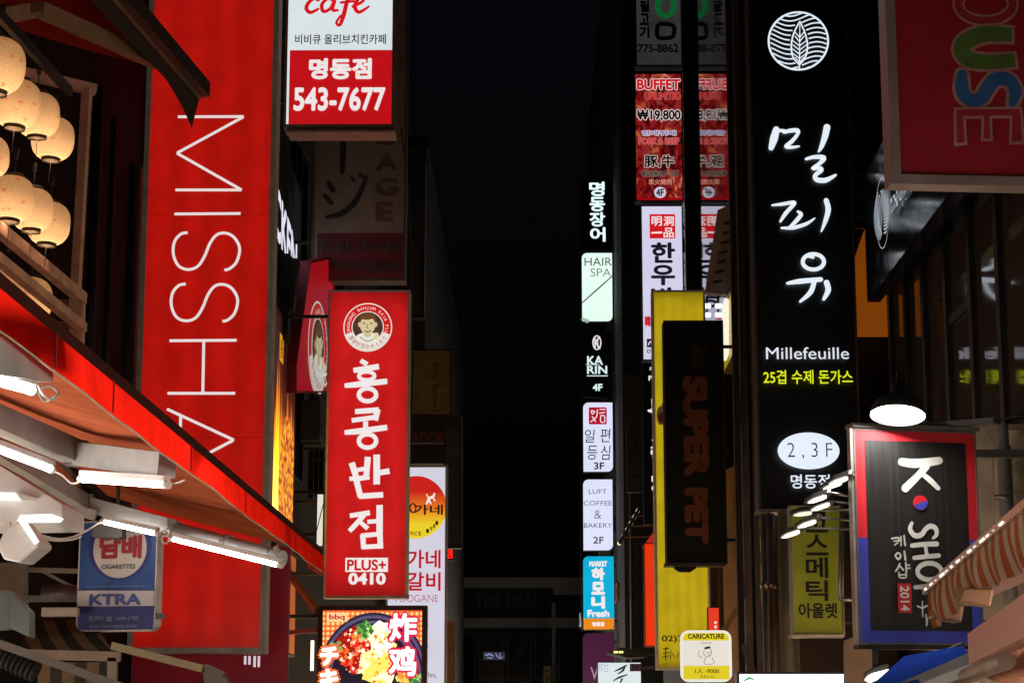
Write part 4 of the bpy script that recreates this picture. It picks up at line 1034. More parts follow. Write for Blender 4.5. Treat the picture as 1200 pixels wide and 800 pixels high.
m = MB(); m.prism([W(996, 748, 15), W(1004, 744, 15), W(1026, 760, 15), W(1026, 830, 15), W(996, 830, 15)], (0, .3, 0)); single(m.build('pillar', mat((.34, .20, .12), .6, 0, .2, 4)), 'tan pillar top below the flag-coloured sign', 'pillar')
# lit white fascia at the bottom
s = Sign('fascia_sign', 'glaring white lit fascia with green marks at the bottom beside the caricature sign', 864, 998, 786.5, 850, 17.5, depth=.25, fw=.02, frame=DARKMETAL, face=glow((255, 250, 250), 1.5))
s.strokes([[(872, 797, 1.5), (878, 794, 3), (884, 796, 1)]], glow((60, 170, 110), 1), name='green_mark'); s.strokes([[(884, 788, 2), (900, 787.5, 2)]], glow((230, 60, 70), 1.2), name='red_mark')
s.bracket(3.75, (.5,))

# flag-coloured shop sign
s = Sign('blade_sign', 'black sign with red over blue border and white letters running down, under the gooseneck lamp', 1003, 1148, 504, 755, 13, 13.2, depth=.05, fw=.012, frame=mat((.16, .145, .135), .45, .4), face=mat((.62, .02, .03), .4, 0, .12, 4, stretch=(6, 1, .6)), proud=.008)
def q4(*pts): return [tuple(s.loc(x, y)) for x, y in pts]
BLUEP = mat((.05, .06, .42), .4, 0, .15, 4, stretch=(6, 1, .6)); BLKP = mat((.016, .014, .014), .42, 0, .28, 3, stretch=(14, 1, .4))
A_, B_ = s.loc(1000, 632)[1], s.loc(1150, 630)[1]
zmid = (A_ + B_) / 2; hw, hh = s.w / 2, s.h
s.flat([[(-hw, zmid), (hw, zmid), (hw, 0), (-hw, 0)]], BLUEP, 'blue_border')
bx = .078
s.flat([[(-hw + bx, hh - .075), (hw - bx, hh - .075), (hw - bx, .088), (-hw + bx, .088)]], BLKP, 'black_field')
KW = mat((.72, .70, .66), .5, 0, .15, 8)
tf = (960, 480, 2.5)
s.strokes([[(240, 153, 22), (275, 157, 27), (310, 155, 26), (350, 149, 22)], [(312, 166, 22), (285, 196, 20), (250, 230, 24)], [(296, 186, 14), (322, 206, 17), (346, 230, 14)]], KW, tf)
s.ell(1077.6, 589, 8.4, 8.4, mat((.62, .02, .03), .4), 'red_dot')
c = s.loc(1077.6, 589); e = s.loc(1086, 597.4); a_, b_ = e[0] - c[0], c[1] - e[1]
s.flat([[(c[0] + a_ * math.cos(R(-t)), c[1] + b_ * math.sin(R(-t))) for t in range(-20, 161, 12)]], BLUEP, 'blue_half')
s.strokes([[(268, 332, 10), (263, 350, 14), (276, 368, 16), (296, 366, 15), (308, 350, 14), (322, 341, 15), (338, 348, 15), (340, 366, 12), (330, 376, 8)],
           [(268, 398, 13), (304, 394, 14), (340, 393, 15)], [(274, 434, 12), (310, 430, 14), (346, 427, 13)], [(306, 396, 11), (312, 431, 11)],
           [(276, 520, 12), (312, 517, 14), (352, 514, 13)], [(340, 516, 11), (350, 538, 13), (336, 556, 13), (320, 546, 12), (316, 520, 10)],
           [(282, 575, 5), (296, 580, 5), (310, 574, 5)], [(296, 562, 4), (297, 606, 4)], [(306, 600, 5), (309, 618, 6), (308, 632, 4)]], KW, tf)
s.ring(316, 474, 35, 24, 14, KW, 'lettering', tf)
tf = (960, 480, 2.5); KS = [[(206, 378, 5), (226, 376, 6), (224, 388, 5), (214, 397, 4)], [(212, 386, 4), (226, 384, 4)], [(232, 372, 4), (232, 398, 5)], [(226, 385, 4), (232, 384, 4)], [(240, 370, 5), (243, 398, 6)],
      [(214, 428, 6), (222, 420, 5), (230, 428, 6), (223, 439, 6), (214, 429, 5)], [(240, 416, 6), (243, 440, 7)],
      [(226, 452, 5), (220, 466, 6), (214, 474, 5)], [(226, 458, 5), (236, 470, 6)], [(243, 448, 5), (245, 476, 6)], [(244, 457, 4), (253, 456, 5)], [(244, 466, 4), (254, 465, 5)], [(222, 478, 5), (224, 492, 5), (242, 492, 5), (242, 477, 5)], [(223, 485, 4), (242, 484, 4)]]
s.strokes(KS, KW, tf)
a1, b1 = s.loc(1048, 718), s.loc(1062.5, 684)
s.flat([[(a1[0], b1[1]), (b1[0], b1[1]), (b1[0], a1[1]), a1]], mat((.55, .02, .03), .45), 'red_plate'); s.text('2014', 1050.5, 687, 1060, 716, KW, .02, -1)
KROOT = s.root; KM = _MX[s.root.name]
s.bracket(3.75, (.1, .9), .025)
m = MB(); m.box(-s.w / 2 - .01, s.w / 2 + .02, -.03, .10, s.h + .003, s.h + .03); m.build('top_rail', mat((.14, .13, .12), .5, .3), s.root, True)
m = MB(); m.box(-s.w / 2 - .01, s.w / 2 + .01, -.02, .07, -.03, -.004); m.build('bottom_rail', DARKMETAL, s.root, True)
m = MB(); m.box(-s.w / 2 - .022, -s.w / 2 - .004, -.008, .045, 0, s.h); m.build('side_rail', mat((.40, .36, .34), .4, .5), s.root, True)

# gooseneck lamp above it
c = W(1052, 487, 12.80)
r = thing('gooseneck_lamp', 'lit black bell-shaped lamp glaring on top of the flag-coloured sign', 'lamp', c)
ax = Vector((.10, .24, 1)).normalized()
m = MB(); m.lathe([(.172, .0), (.176, .006), (.165, .05), (.13, .10), (.07, .135), (.05, .15), (.048, .21), (.0, .215)], c, 32, ax); m.build('shade', mat((.03, .03, .03), .4, .4), r)
m = MB(); m.lathe([(.0, .02), (.1, .02), (.168, .022)], c, 32, ax); m.build('lens', glow((255, 252, 244), 60), r)
m = MB(); t = c + ax * .2; m.tube([t, t + Vector((.02, .08, .1)), t + Vector((.06, .3, .12)), Vector((t.x + .1, t.y + .55, t.z - .05)), Vector((t.x + .12, t.y + .6, t.z - .32))], .018); m.build('neck', DARKMETAL, r)
# crossbar and clutter above the sign
m = MB(); m.bar(W(1040, 503, 13.5), W(1168, 493, 13.0), .10, .035); single(m.build('crossbar', mat((.10, .10, .10), .5, .4)), 'dark crossbar running right from the gooseneck lamp', 'bar')
m = MB(); m.tube([W(1092, 500, 13.3), W(1130, 492, 13.2), W(1163, 494, 13.1), W(1190, 487, 13), W(1210, 488, 13)], .006, 6); single(m.build('cable', DCABLE), 'thin dark cable looping along the crossbar', 'cable')

# cluster of arm floodlights on the left flank of that sign
for i, (x, y, xe, ye, D) in enumerate(((983, 563, 999, 559, 12.7), (976, 568.5, 999, 563, 13.1), (958, 584.5, 999, 582, 12.9), (962, 593.5, 999, 591, 13.3), (941, 601.5, 999, 597, 13.6), (946, 613.5, 999, 609.5, 13.2), (927, 625.5, 999, 619.5, 13.4))):
    c = W(x, y, D); e = W(xe + 6, ye, 13.25)
    r = thing('arm_floodlight', ('lit floodlight %s of the cluster left of the flag-coloured sign' % ('topmost', 'second from the top', 'third from the top', 'fourth from the top', 'dimmest', 'second from the bottom', 'lowest and leftmost')[i]), 'floodlight', c, 'arm floodlights on the flank of the flag-coloured sign')
    d = Vector((.082, 0, .028)) if i != 4 else Vector((.085, 0, .012)); nrm = Vector((-.25, -.55, -.8)).normalized(); sd = d.normalized().cross(nrm).normalized() * .026; dd = d
    pts = [c - dd * 1.05 - sd * .2, c - dd * .4 - sd, c + dd * .75 - sd, c + dd - sd * .6, c + dd + sd * .6, c + dd * .75 + sd, c - dd * .4 + sd, c - dd * 1.05 + sd * .2]
    m = MB(); m.prism([p - nrm * .004 for p in pts], -nrm * .035); m.build('head', mat((.12, .12, .12), .4, .5), r)
    pts2 = [c + (p - c) * .70 for p in pts]; m = MB(); m.prism([p + nrm * .002 for p in pts2], nrm * .004); m.build('lens', glow((255, 252, 226), 2.2 if i != 4 else 1.0), r)
    m = MB(); m.tube([c + dd * .9 - nrm * .02, e], .009, 8); m.build('arm', mat((.30, .29, .28), .35, .7), r)

# unlit red sign at the top right corner
s = Sign('blade_sign', 'unlit dark red sign with bulging green and blue letters at the top right', 1038, 1262, -90, 219, 11, 11.1, depth=.12, fw=.055, frame=mat((.50, .40, .36), .35, .6, .2, 6), face=mat((.34, .012, .025), .45, 0, .15, 4), proud=.03)
PINK = mat((.45, .22, .20), .5)
tf = (980, 0, 2.668)
s.ring(466, 15, 85, 52, 40, PINK, 'lettering_outline', tf); s.ring(466, 15, 85, 52, 26, mat((.36, .02, .04), .5), 'lettering', tf)
U = [(556, 112, 48), (470, 108, 54), (410, 128, 56), (392, 158, 56), (412, 186, 54), (470, 196, 50), (566, 190, 44)]
s.strokes([[(x, y, w_ + 18) for x, y, w_ in U]], PINK, tf, 'lettering_outline', caps=False); s.strokes([[(x + (4 if i in (0, 6) else 0) * -2, y, w_) for i, (x, y, w_) in enumerate(U)]], mat((.09, .17, .03), .5), tf, caps=False)
S_ = [(392, 236, 34), (392, 285, 46), (410, 312, 42), (448, 312, 44), (470, 280, 46), (498, 250, 46), (540, 254, 44), (558, 290, 42), (548, 326, 26)]
s.strokes([[(x, y, w_ + 20) for x, y, w_ in S_]], PINK, tf, 'lettering_outline'); s.strokes([S_], mat((.03, .12, .32), .5), tf)
E_ = [[(396, 338, 0)], ]
def poly(ps, m, nm): s.flat([[tuple(s.loc(980 + x / 2.668, y / 2.668)) for x, y in p] for p in ps], m, nm)
poly([[(365, 338), (578, 335), (582, 372), (364, 374)], [(364, 374), (402, 373), (408, 456), (366, 460)], [(452, 373), (484, 373), (488, 444), (450, 445)], [(540, 373), (582, 372), (588, 452), (538, 455)]], PINK, 'lettering_outline')
ER = mat((.36, .02, .04), .5)
poly([[(374, 346), (572, 343), (574, 364), (373, 366)], [(373, 366), (394, 365), (399, 448), (375, 450)], [(460, 365), (476, 365), (479, 436), (458, 437)], [(548, 365), (574, 364), (579, 444), (546, 446)]], ER, 'lettering')
s.bracket(3.75, (.3, .7), .03)

# curved black facade sign with the same leaf emblem (faces the street)
s = Sign('facade_sign', 'curved glossy black sign with a thin leaf emblem under the dark red sign', 1012, 1112, 119, 294, 19.55, 15.4, depth=.12, fw=0, frame=mat((.010, .011, .016), .12, 0, .1, 4, spec=.8), face=mat((.012, .014, .022), .1, 0, .1, 4, spec=.8))
LG = glow((190, 200, 210), .85)
s.ring(1034.5, 250, 7.5, 41, .9, LG, n=40)
ls = []
c0 = s.loc(1034.5, 250); e0 = s.loc(1042, 209); ea, eb = e0[0] - c0[0], e0[1] - c0[1]
def strokes_local(lst, m, wd, nm):
    b = MB()
    for st in lst:
        y = s.y(); n = len(st)
        for i in range(n - 1):
            p, q = Vector(st[i]), Vector(st[i + 1]); d = (q - p).normalized(); nn = Vector((-d.y, d.x)) * wd / 2
            b.add([((p + nn).x, y, (p + nn).y), ((q + nn).x, y, (q + nn).y), ((q - nn).x, y, (q - nn).y), ((p - nn).x, y, (p - nn).y)], [(0, 1, 2, 3)])
    b.build(nm, m, s.root, True)
for k in range(-7, 8):
    v = k / 8; half = math.sqrt(1 - v * v)
    ls.append([(c0[0] + ea * u * half, c0[1] + eb * (v + .10 * math.sin(u * 3.0 + 2.4))) for u in (-1, -.75, -.5, -.3)]); ls.append([(c0[0] + ea * u * half, c0[1] + eb * (v + .10 * math.sin(u * 3.0 + 2.4))) for u in (.3, .5, .75, 1)])
lf = [(math.sin(math.pi * t) * .3, 1 - 2 * t) for t in [i / 12 for i in range(13)]]
ls += [[(c0[0] + ea * x, c0[1] + eb * y * .8) for x, y in lf], [(c0[0] - ea * x, c0[1] + eb * y * .8) for x, y in lf], [(c0[0], c0[1] + eb * .8), (c0[0], c0[1] - eb * .95)]]
strokes_local(ls, LG, .012, 'leaf_emblem')
s.text('밀피유', 1048, 205, 1066, 252, LG, .0, -1)

# brown glazed front
r = thing('glazed_front', 'brown glazed front with black mullions mirroring the tall black sign', 'glazing', (3.69, 16, 3.85))
GL = mat((.09, .062, .05), .05, 0, .2, 1.5, name='brown_glass', spec=.6, rv=.1)
ys = [12.3, 13.4, 14.5, 15.6, 16.6, 17.6, 18.6, 19.5, 20.35]
for a, b in zip(ys, ys[1:]): MB().box(3.69, 3.73, a + .061, b - .061, 3.85, 5.9).build('pane', GL, r)
for y in ys: MB().box(3.64, 3.74, y - .06, y + .06, 3.85, 5.9).build('mullion', BLACK, r)
MB().box(3.56, 3.74, 12.2, 20.42, 5.902, 6.2).build('head_rail', BLACK, r); MB().box(3.66, 3.689, 16.67, 17.53, 5.02, 5.10).build('transom', BLACK, r)

# pale wall with pipes behind the striped awning
r = thing('pale_pillar', 'stained beige wall strip with pipes at the right edge', 'wall', (3.0, 14.6, 0))
m = MB(); a, b = W(1143, 500, 14.9), W(1290, 500, 14.9); m.box(a.x, 3.74, 14.9, 15.2, 0, W(1150, 497, 14.9).z); m.build('wall', mat((.72, .62, .50), .8, 0, .4, 2.5, .4, name='stained_plaster'), r)
m = MB(); a, b = W(1180, 500, 14.6), W(1290, 500, 14.6); m.box(a.x, 3.74, 14.55, 14.897, 0, W(1180, 505, 14.6).z); m.build('plaster_slab', mat((.62, .52, .40), .85, 0, .55, 5, .5), r)
m = MB(); a = W(1174, 496, 14.4); m.tube([(a.x, 14.4, 0), (a.x, 14.4, a.z)], .045, 14); m.build('pipe', mat((.62, .60, .56), .3, .25), r)
for y in (532, 585, 640):
    q = W(1174, y, 14.4); m = MB(); m.lathe([(.046, 0), (.055, .003), (.055, .03), (.046, .033)], q, 14); m.build('pipe_collar', mat((.4, .38, .36), .35, .8), r)
m = MB(); a = W(1184.5, 520, 14.35); m.tube([(a.x, 14.4, 0), (a.x, 14.4, a.z)], .014, 10); m.build('pipe', mat((.55, .53, .5), .4, .5), r)
m = MB(); m.tube([W(1152, 497, 14.6), W(1164, 520, 14.6), W(1163, 560, 14.6), W(1166, 640, 14.6)], .008, 8); m.build('cable', CABLE, r)

# orange striped awning
r = thing('striped_awning', 'orange and cream striped awning with glints painted on its edge bar at the right edge', 'awning', W(1150, 640, 9))
A, B = W(1085, 692, 10.1), W(1232, 566, 7.7)
MB().bar(A, B, .035, .035).build('front_bar', mat((.62, .57, .52), .25, .85), r)
m = MB(); rows = []; uvs = {}; N = 60; k = 0
for i in range(N + 1):
    t = i / N; p = A.lerp(B, t); drop = .165 + .03 * t - .045 * math.exp(-((t - .36) / .13) ** 2); row = []
    for j in range(9):
        v = j / 8
        q = p + Vector((.01 + -.03 * v * (1 - t) + .05 * v * v + .016 * math.sin(t * 40) * v, 0, -.016 - drop * v))
        row.append(q); uvs[k] = (t * 3.35 + .02 * v, v); k += 1
    rows.append(row)
m.sheet(rows); m.build('valance', fabric((.22, .058, .024), .10, stripe=((.25, .185, .13), 0, .19)), r, uv=uvs)
m = MB(); rows = []; uvs = {}; k = 0
for i in range(31):
    t = i / 30; p = A.lerp(B, t); row = []
    for j in range(6):
        v = j / 5; row.append(p + Vector((.02 + .11 * v, .03 * v, .018 + .03 * math.sin(math.pi * v)))); uvs[k] = (t * 3.35, v); k += 1
    rows.append(row)
m.sheet(rows); m.build('canopy', fabric((.22, .058, .024), .10, stripe=((.25, .185, .13), 0, .19)), r, uv=uvs)
for i in range(14):
    p = A.lerp(B, .03 + i * .05); d = (B - A).normalized()
    m = MB(); ln = (.02, .05, .03, .075, .04, .02, .06)[i % 7]; m.tube([p + Vector((-.018, 0, -.004)), p + Vector((-.018, 0, -.004)) + d * ln], .005, 8); m.build('light', glow((255, 244, 226), (2.4, 1.2, .5, 2.6, .8)[i % 5]), r)  # glints of the metal bar, drawn as small glowing dashes
MB().bar(W(1128, 699, 9.4), W(1290, 628, 9.6), .09, .09).build('folding_arm', mat((.13, .055, .04), .5, 0, .2, 6), r)
for i, (x0, x1, y0, y1, D, lab) in enumerate(((1122, 1166, 688, 710, 9.2, 'brown box lamp hanging nearest under the striped awning'), (1092, 1131, 706, 729, 10.0, 'brown box lamp hanging farther under the striped awning tip'))):
    a, b = W(x0, y1, D), W(x1, y0, D); m = MB(); m.prism([(a.x, D, a.z + .02), (a.x + .03, D, b.z), (b.x, D, b.z), (b.x - .02, D, a.z)], (0, .12, 0))
    o = m.build('box_lamp', mat((.24, .12, .06), .35, .2, .2, 6), None, bevel=.012); single(o, lab, 'lamp', 'box lamps under the striped awning')

# salmon eave with scalloped tiles, lit from below
r = thing('tiled_eave', 'salmon stall eave with scalloped tiles lit warmly from below', 'eave', W(1170, 760, 8.5))
A, B = W(1147, 760, 10.0), W(1250, 702, 6.2)
d = (B - A); d.z = 0; d.normalize(); nrm = Vector((d.y, -d.x, 0)); nrm = nrm if nrm.x < 0 else -nrm
MB().bar(A, B, .10, .145).build('fascia', mat((.32, .13, .095), .55, 0, .15, 4), r)
n = 13
for i in range(n):
    p = A.lerp(B, (i + .8) / n) - nrm * .03 + Vector((0, 0, -.10)); q = p - nrm * .16 + Vector((0, 0, -.03))
    m = MB(); m.tube([p + Vector((0, 0, .03)), q], [.075, .085], 12); m.build('tile', mat((.58, .26, .16), .5, 0, .12, 6), r)
m = MB(); m.bar(A - nrm * .26 + Vector((.0, -.3, -.20)), B - nrm * .26 + Vector((0, 0, -.20)), .06, .06); m.build('strip_light', glow((255, 214, 150), 7), r)
m = MB(); p = W(1131, 792, 9.9); m.tube([p + Vector((.0, 0, 0)), p + d * 2.4], .035, 12); m.build('roll', mat((.20, .13, .10), .5), r)

# blue canopy, small floodlight under the flag-coloured sign
r = thing('blue_canopy', 'blue canopy with dark frame bars under the flag-coloured sign', 'canopy', W(1080, 790, 12))
m = MB(); m.prism([W(1028, 800, 12), W(1060, 772, 12.6), W(1128, 760, 12.4), W(1140, 775, 11.6), W(1060, 806, 11.4)], (0, 0, .02)); m.build('fabric', fabric((.03, .08, .52), .3), r)
for a, b in ((W(1020, 806, 12.2), W(1128, 757, 12.5)), (W(1040, 812, 11.5), W(1140, 768, 11.4)), (W(1060, 815, 11.2), W(1150, 778, 11.0))): MB().bar(a, b, .04, .05).build('frame_bar', mat((.16, .16, .16), .4, .6), r)
c = W(1027, 790, 12.9); r = thing('small_floodlight', 'small lit floodlight hanging under the left corner of the flag-coloured sign', 'floodlight', c)
m = MB(); m.prism([W(1015, 789, 12.9), W(1024, 782, 12.9), W(1041, 777, 12.9), W(1042, 786, 12.9), W(1022, 795, 12.9)], (0, .14, 0)); m.build('head', mat((.06, .06, .06), .4, .4), r)
m = MB(); m.prism([W(1016, 792, 12.88), W(1022, 788.5, 12.88), W(1041, 783.5, 12.88), W(1041, 787, 12.88), W(1022, 795.5, 12.88)], (0, .1, -.02)); m.build('lens', glow((255, 255, 240), 3.5), r)
MB().bar(W(1025, 760, 13), W(1025, 783, 13), .05, .04).build('bracket', DARKMETAL, r)

# ------------------------------------------------------------------ left: lower red awning with tube lights
REDF = fabric((.92, .018, .008), .86, name='red_awning_cloth')
r = thing('shop_awning', 'lower red retractable awning lit from beneath by white tube lights', 'awning', (-1.41, 9, 2.62))
Y0, Y1 = 3.2, 14.0
EX = -1.41
MB().bar((EX - .055, Y0, 2.765), (EX - .055, Y1, 2.765), .11, .05).build('front_bar', mat((.045, .010, .007), .8, 0, .25, 4, spec=.05), r)
rows = []; n = 90; m = MB()
rr = random.Random(3)
for i in range(n + 1):
    y = Y0 + (Y1 - Y0) * i / n; k = .006 * math.sin(y * 2.3) + .003 * math.sin(y * 7.1 + 1)
    rows.append([Vector((EX + .006 + (k + .012) * v, y, 2.742 - .124 * v + .0015 * math.sin(y * 3.7) * v)) for v in (0, .25, .5, .75, 1)])
m.sheet(rows); m.build('valance', REDF, r)
m = MB(); m.tube([Vector((row[-1].x + .002, row[-1].y, row[-1].z)) for row in rows[::2]], .0035, 6); m.build('hem', mat((.55, .42, .30), .7), r)
for y in (5.9, 6.75, 8.35, 10.0, 12.2): MB().box(EX + .020, EX + .024, y, y + .012, 2.63, 2.738).build('seam', mat((.22, .012, .01), .8), r)
rows = []
def roof(x, y): t = (EX - .06 - x) / 2.3; return 2.775 + .66 * t - .03 * math.sin(math.pi * t) + math.sin(math.pi * t) * (.010 * math.sin(y * 2.1) + .006 * math.sin(y * 5.3 + t * 4))
for i in range(37):
    y = Y0 + (Y1 - Y0) * i / 36
    rows.append([Vector((EX - .06 - 2.3 * v / 10, y, roof(EX - .06 - 2.3 * v / 10, y))) for v in range(11)])
m = MB(); m.sheet(rows); m.build('canopy', fabric((.62, .16, .075), .25, name='salmon_awning_cloth'), r)
# folded end flap of the cloth at the far end
m = MB(); m.prism([(EX, Y1 + .01, 2.81), (EX, Y1 + .01, 2.60), (EX - .10, Y1 + .01, 2.66), (EX - .16, Y1 + .01, 2.80)], (0, .012, 0)); m.build('end_flap', mat((.40, .02, .015), .7), r)
ARM = mat((.33, .325, .315), .45, .1, .2, 6, name='arm_paint')
def arm(pts, wd=.075, ht=.085, m=ARM):
    for a, b in zip(pts, pts[1:]): MB().bar(a, b, wd, ht).build('folding_arm', m, r)
    for p in pts[1:-1]:
        j = MB(); j.box(p.x - .05, p.x + .05, p.y - .05, p.y + .05, p.z - .055, p.z + .055)
        o = j.build('elbow', mat((.22, .21, .2), .4, .6), r)
        k = MB()
        for dz in (-.045, 0, .045): k.lathe([(.0, -.01), (.03, -.01), (.03, .01), (0, .01)], (p.x + .0, p.y - .055, p.z + dz * .6), 10, (0, 1, 0))
        k.build('hinge_pin', mat((.12, .11, .1), .4, .7), o)
arm([W(-70, 462, 8.2), W(90, 531, 9.2), W(196, 545, 8.5)], .085, .105)
arm([W(-60, 405, 5.0), W(46, 425, 6.1)], .085, .12)
arm([W(-40, 505, 10.8), W(101, 590, 12.3), W(202, 617, 12.1)], .075, .09)
m = MB(); m.tube([W(203, 621, 12.05), W(330, 655, 11.6)], .052, 16); m.build('arm_tube', ARM, r)
for px, D in ((203, 12.05), (264, 11.83), (318, 11.65)):
    y = 621 + (px - 203) * 34 / 127; m = MB(); a, b = W(px, y, D), W(px + 5, y + 1.3, D - .02); m.tube([a, b], .058, 16); m.build('collar', mat((.36, .34, .32), .4, .4), r)
m = MB(); m.prism([W(196, 606, 12.0), W(206, 608, 12.0), W(210, 622, 12.0), W(196, 624, 12.0)], (0, .09, 0)); m.build('elbow', mat((.2, .19, .18), .4, .5), r)
MB().bar(W(-20, 448, 11.2), W(142, 606, 12.6), .05, .05).build('brace', BLACK, r)
MB().bar(W(70, 592, 12.2), W(112, 604, 12.2), .05, .06).build('brace', mat((.4, .38, .36), .4, .2), r)

for i, (x0, y0, x1, y1, D0, D1, lab) in enumerate(((-40, 436, 37, 457, 5.2, 5.9, 'lit tube light under the nearest arm at the left edge'), (-40, 512, 60, 550, 8.3, 9.0, 'lit tube light running to the elbow of the middle awning arm'),
        (96, 561, 195, 568, 8.95, 8.45, 'lit tube light between the elbow and the front bar of the middle arm'), (121, 611, 184, 625, 12.1, 11.95, 'short lit tube light over the blue cigarette sign'),
        (202, 631, 328, 662, 11.85, 11.45, 'long lit tube light at the far end of the awning'))):
    a, b = W(x0, y0, D0), W(x1, y1, D1); d = (b - a).normalized(); up = Vector((0, 0, 1)); up = (up - d * up.dot(d)).normalized()
    t = thing('tube_light', lab, 'light', a, 'tube lights under the lower red awning')
    MB().bar(a + up * .026, b + up * .026, .036, .024).build('housing', mat((.62, .60, .58), .4, .1), t)
    m = MB(); m.tube([a, b], .014, 12); m.build('tube', glow((255, 251, 246), 17), t)
    for p, q in ((a, d), (b, -d)): MB().tube([p - q * .018, p + q * .012], .017, 10).build('end_cap', mat((.7, .68, .66), .4), t)

# loose cables on the arms
for pts, rr_, lab in (([W(37, 457, 5.9), W(42, 448, 5.9), W(50, 462, 5.9), W(62, 468, 5.95), W(68, 460, 6.0), W(58, 452, 6), W(46, 458, 6.0), W(52, 470, 6.05), W(66, 464, 6.0)], .004, 'coiled pale cable by the nearest tube light'),
                  ([W(60, 551, 9.0), W(72, 556, 9.0), W(84, 566, 9), W(94, 564, 8.95)], .005, 'slack cable joining the middle tube lights'),
                  ([W(195, 567, 8.45), W(206, 566, 8.5), W(217, 562, 8.4)], .004, 'short cable from the middle tube light to the awning hem'),
                  ([W(184, 625, 11.95), W(192, 622, 11.9), W(198, 628, 11.9), W(196, 636, 11.9), W(190, 634, 11.9), W(192, 627, 11.85), W(202, 631, 11.85)], .006, 'looped cable between the two far tube lights'),
                  ([W(26, 620, 9.6), W(45, 626, 9.8), W(66, 631, 10.2), W(84, 629, 11), W(100, 622, 11.6), W(113, 614, 12), W(121, 611, 12.1)], .006, 'white cable sagging from the white floodlight to the short tube light'),
                  ([W(26, 621, 9.6), W(45, 629, 9.8), W(66, 633, 10.2), W(84, 632, 11), W(95, 628, 11.5)], .006, 'second white cable sagging beside the first at the white floodlight'),
                  ([W(324, 650, 11.5), W(322, 640, 11.5), W(327, 646, 11.45), W(323, 660, 11.45)], .005, 'tiny white cable at the far awning tip')):
    m = MB(); P = [(p, 0) for p in pts]; m.tube([p for p, _ in smooth_path(P)], rr_, 6); single(m.build('cable', CABLE), lab, 'cable')

# white light box under the awning, with two flat lamps
r = thing('light_box', 'white ceiling box with flat lit panels under the awning at the left edge', 'light', W(30, 613, 9.9))
m = MB(); m.prism([W(-60, 512, 9.9), W(0, 545, 9.9), W(73, 590, 9.9), W(73, 612.5, 9.9), W(-60, 614, 9.9)], (0, .5, 0)); m.build('box', WHITEP, r, bevel=.004)
for i, q in enumerate((((-30, 576), (18, 577), (30, 582), (20, 584.5), (-30, 585)), ((24, 603), (60, 602), (73, 607), (68, 611), (20, 610.5)))):
    m = MB(); m.prism([W(x, y, 9.86) for x, y in q], (0, .035, 0)); m.build('lamp', glow((255, 252, 246), 1.7), r)
m = MB(); m.prism([W(18, 577, 9.85), W(42, 583, 9.85), W(38, 586, 9.85), W(24, 584.5, 9.85)], (0, .045, 0)); m.build('lamp_rim', GREYW, r)
c = W(17, 634, 9.5)
r = thing('white_floodlight', 'white square floodlight on a stem under the white ceiling box', 'floodlight', c)
m = MB(); m.prism([W(4, 622, 9.5), W(21, 609, 9.5), W(45, 636, 9.5), W(44, 641, 9.5), W(22, 659, 9.5), W(4, 655, 9.5), W(-4, 640, 9.5)], (0.03, .16, 0)); m.build('housing', WHITEP, r, bevel=.02)
m = MB(); m.prism([W(22, 611, 9.47), W(30, 610, 9.47), W(45, 634, 9.47), W(40, 637, 9.47)], (0, .02, 0)); m.build('lens', glow((255, 252, 246), 1.5), r)
MB().bar(W(9, 611, 9.6), W(9, 640, 9.6), .035, .03).build('stem', WHITEP, r)

# hanging blue cigarette sign
s = Sign('hanging_sign', 'blue and white hanging cigarette sign with a round red-lettered badge', 91.5, 183.5, 610, 739, 12.6, 12.5, depth=.10, fw=.008, frame=mat((.52, .50, .48), .45, .1, .2, 8), face=mat((.022, .078, .27), .4, 0, .3, 5), rad=(0, 0, .05, .05), proud=.004)
s.ell(141, 641, 38.5, 39, mat((.02, .025, .16), .45, 0, .2, 5), 'printed_ring'); s.ell(141, 642.5, 32.5, 35, mat((.52, .48, .45), .45, 0, .15, 5), 'printed_disc')
RP = mat((.33, .014, .03), .45, 0, .2, 6)
s.text('담배', 116.5, 626, 167.5, 655, RP, .05); s.text('CIGARETTES', 119.5, 660.5, 159.5, 666.5, mat((.03, .03, .03), .5), .02)
s.text('청소년에게 판매하지 않습니다', 101, 685, 173, 688.5, mat((.22, .30, .55), .5), 0)
s.rect(91.8, 690.5, 183, 710.5, mat((.50, .47, .46), .45, 0, .2, 6), 'white_band'); s.rect(91.8, 711.5, 183, 738, mat((.02, .03, .16), .4, 0, .25, 5), 'navy_band')
s.strokes([[(91.8, 691, 1.2), (183, 691, 1.2)], [(91.8, 710.8, 1.2), (183, 710.8, 1.2)]], mat((.02, .03, .15), .5), name='band_edge')
s.text('KTRA', 106, 695, 167, 709, mat((.05, .065, .26), .45), .045)
PW = mat((.22, .25, .34), .5)
s.text('콜센터 ☎ 1644-1785', 105, 720.5, 164, 728, PW, .01); s.text('www.koreaema.co.kr', 106, 730, 163, 735.5, PW, 0)
s.bracket(-3.9, (.3,), .02)
m = MB(); a, b = W(183.5, 718, 12.5), W(193, 724.5, 12.5); m.box(a.x, b.x, a.y, a.y + .03, b.z, a.z); m.build('side_tab', STEEL, s.root)
m = MB(); a = W(137, 616, 12.58); m.tube([a, a + Vector((0, .02, .5))], .012, 8); m.build('hanger', STEEL, s.root)
m = MB(); m.prism([W(108, 616, 12.3), W(142, 612, 12.3), W(143, 628, 12.3), (W(138, 630, 12.3)), W(108, 628, 12.3)], (0, .14, 0)); single(m.build('bracket_plate', mat((.10, .09, .085), .6)), 'dark grey bracket hiding the top of the cigarette sign badge', 'bracket')

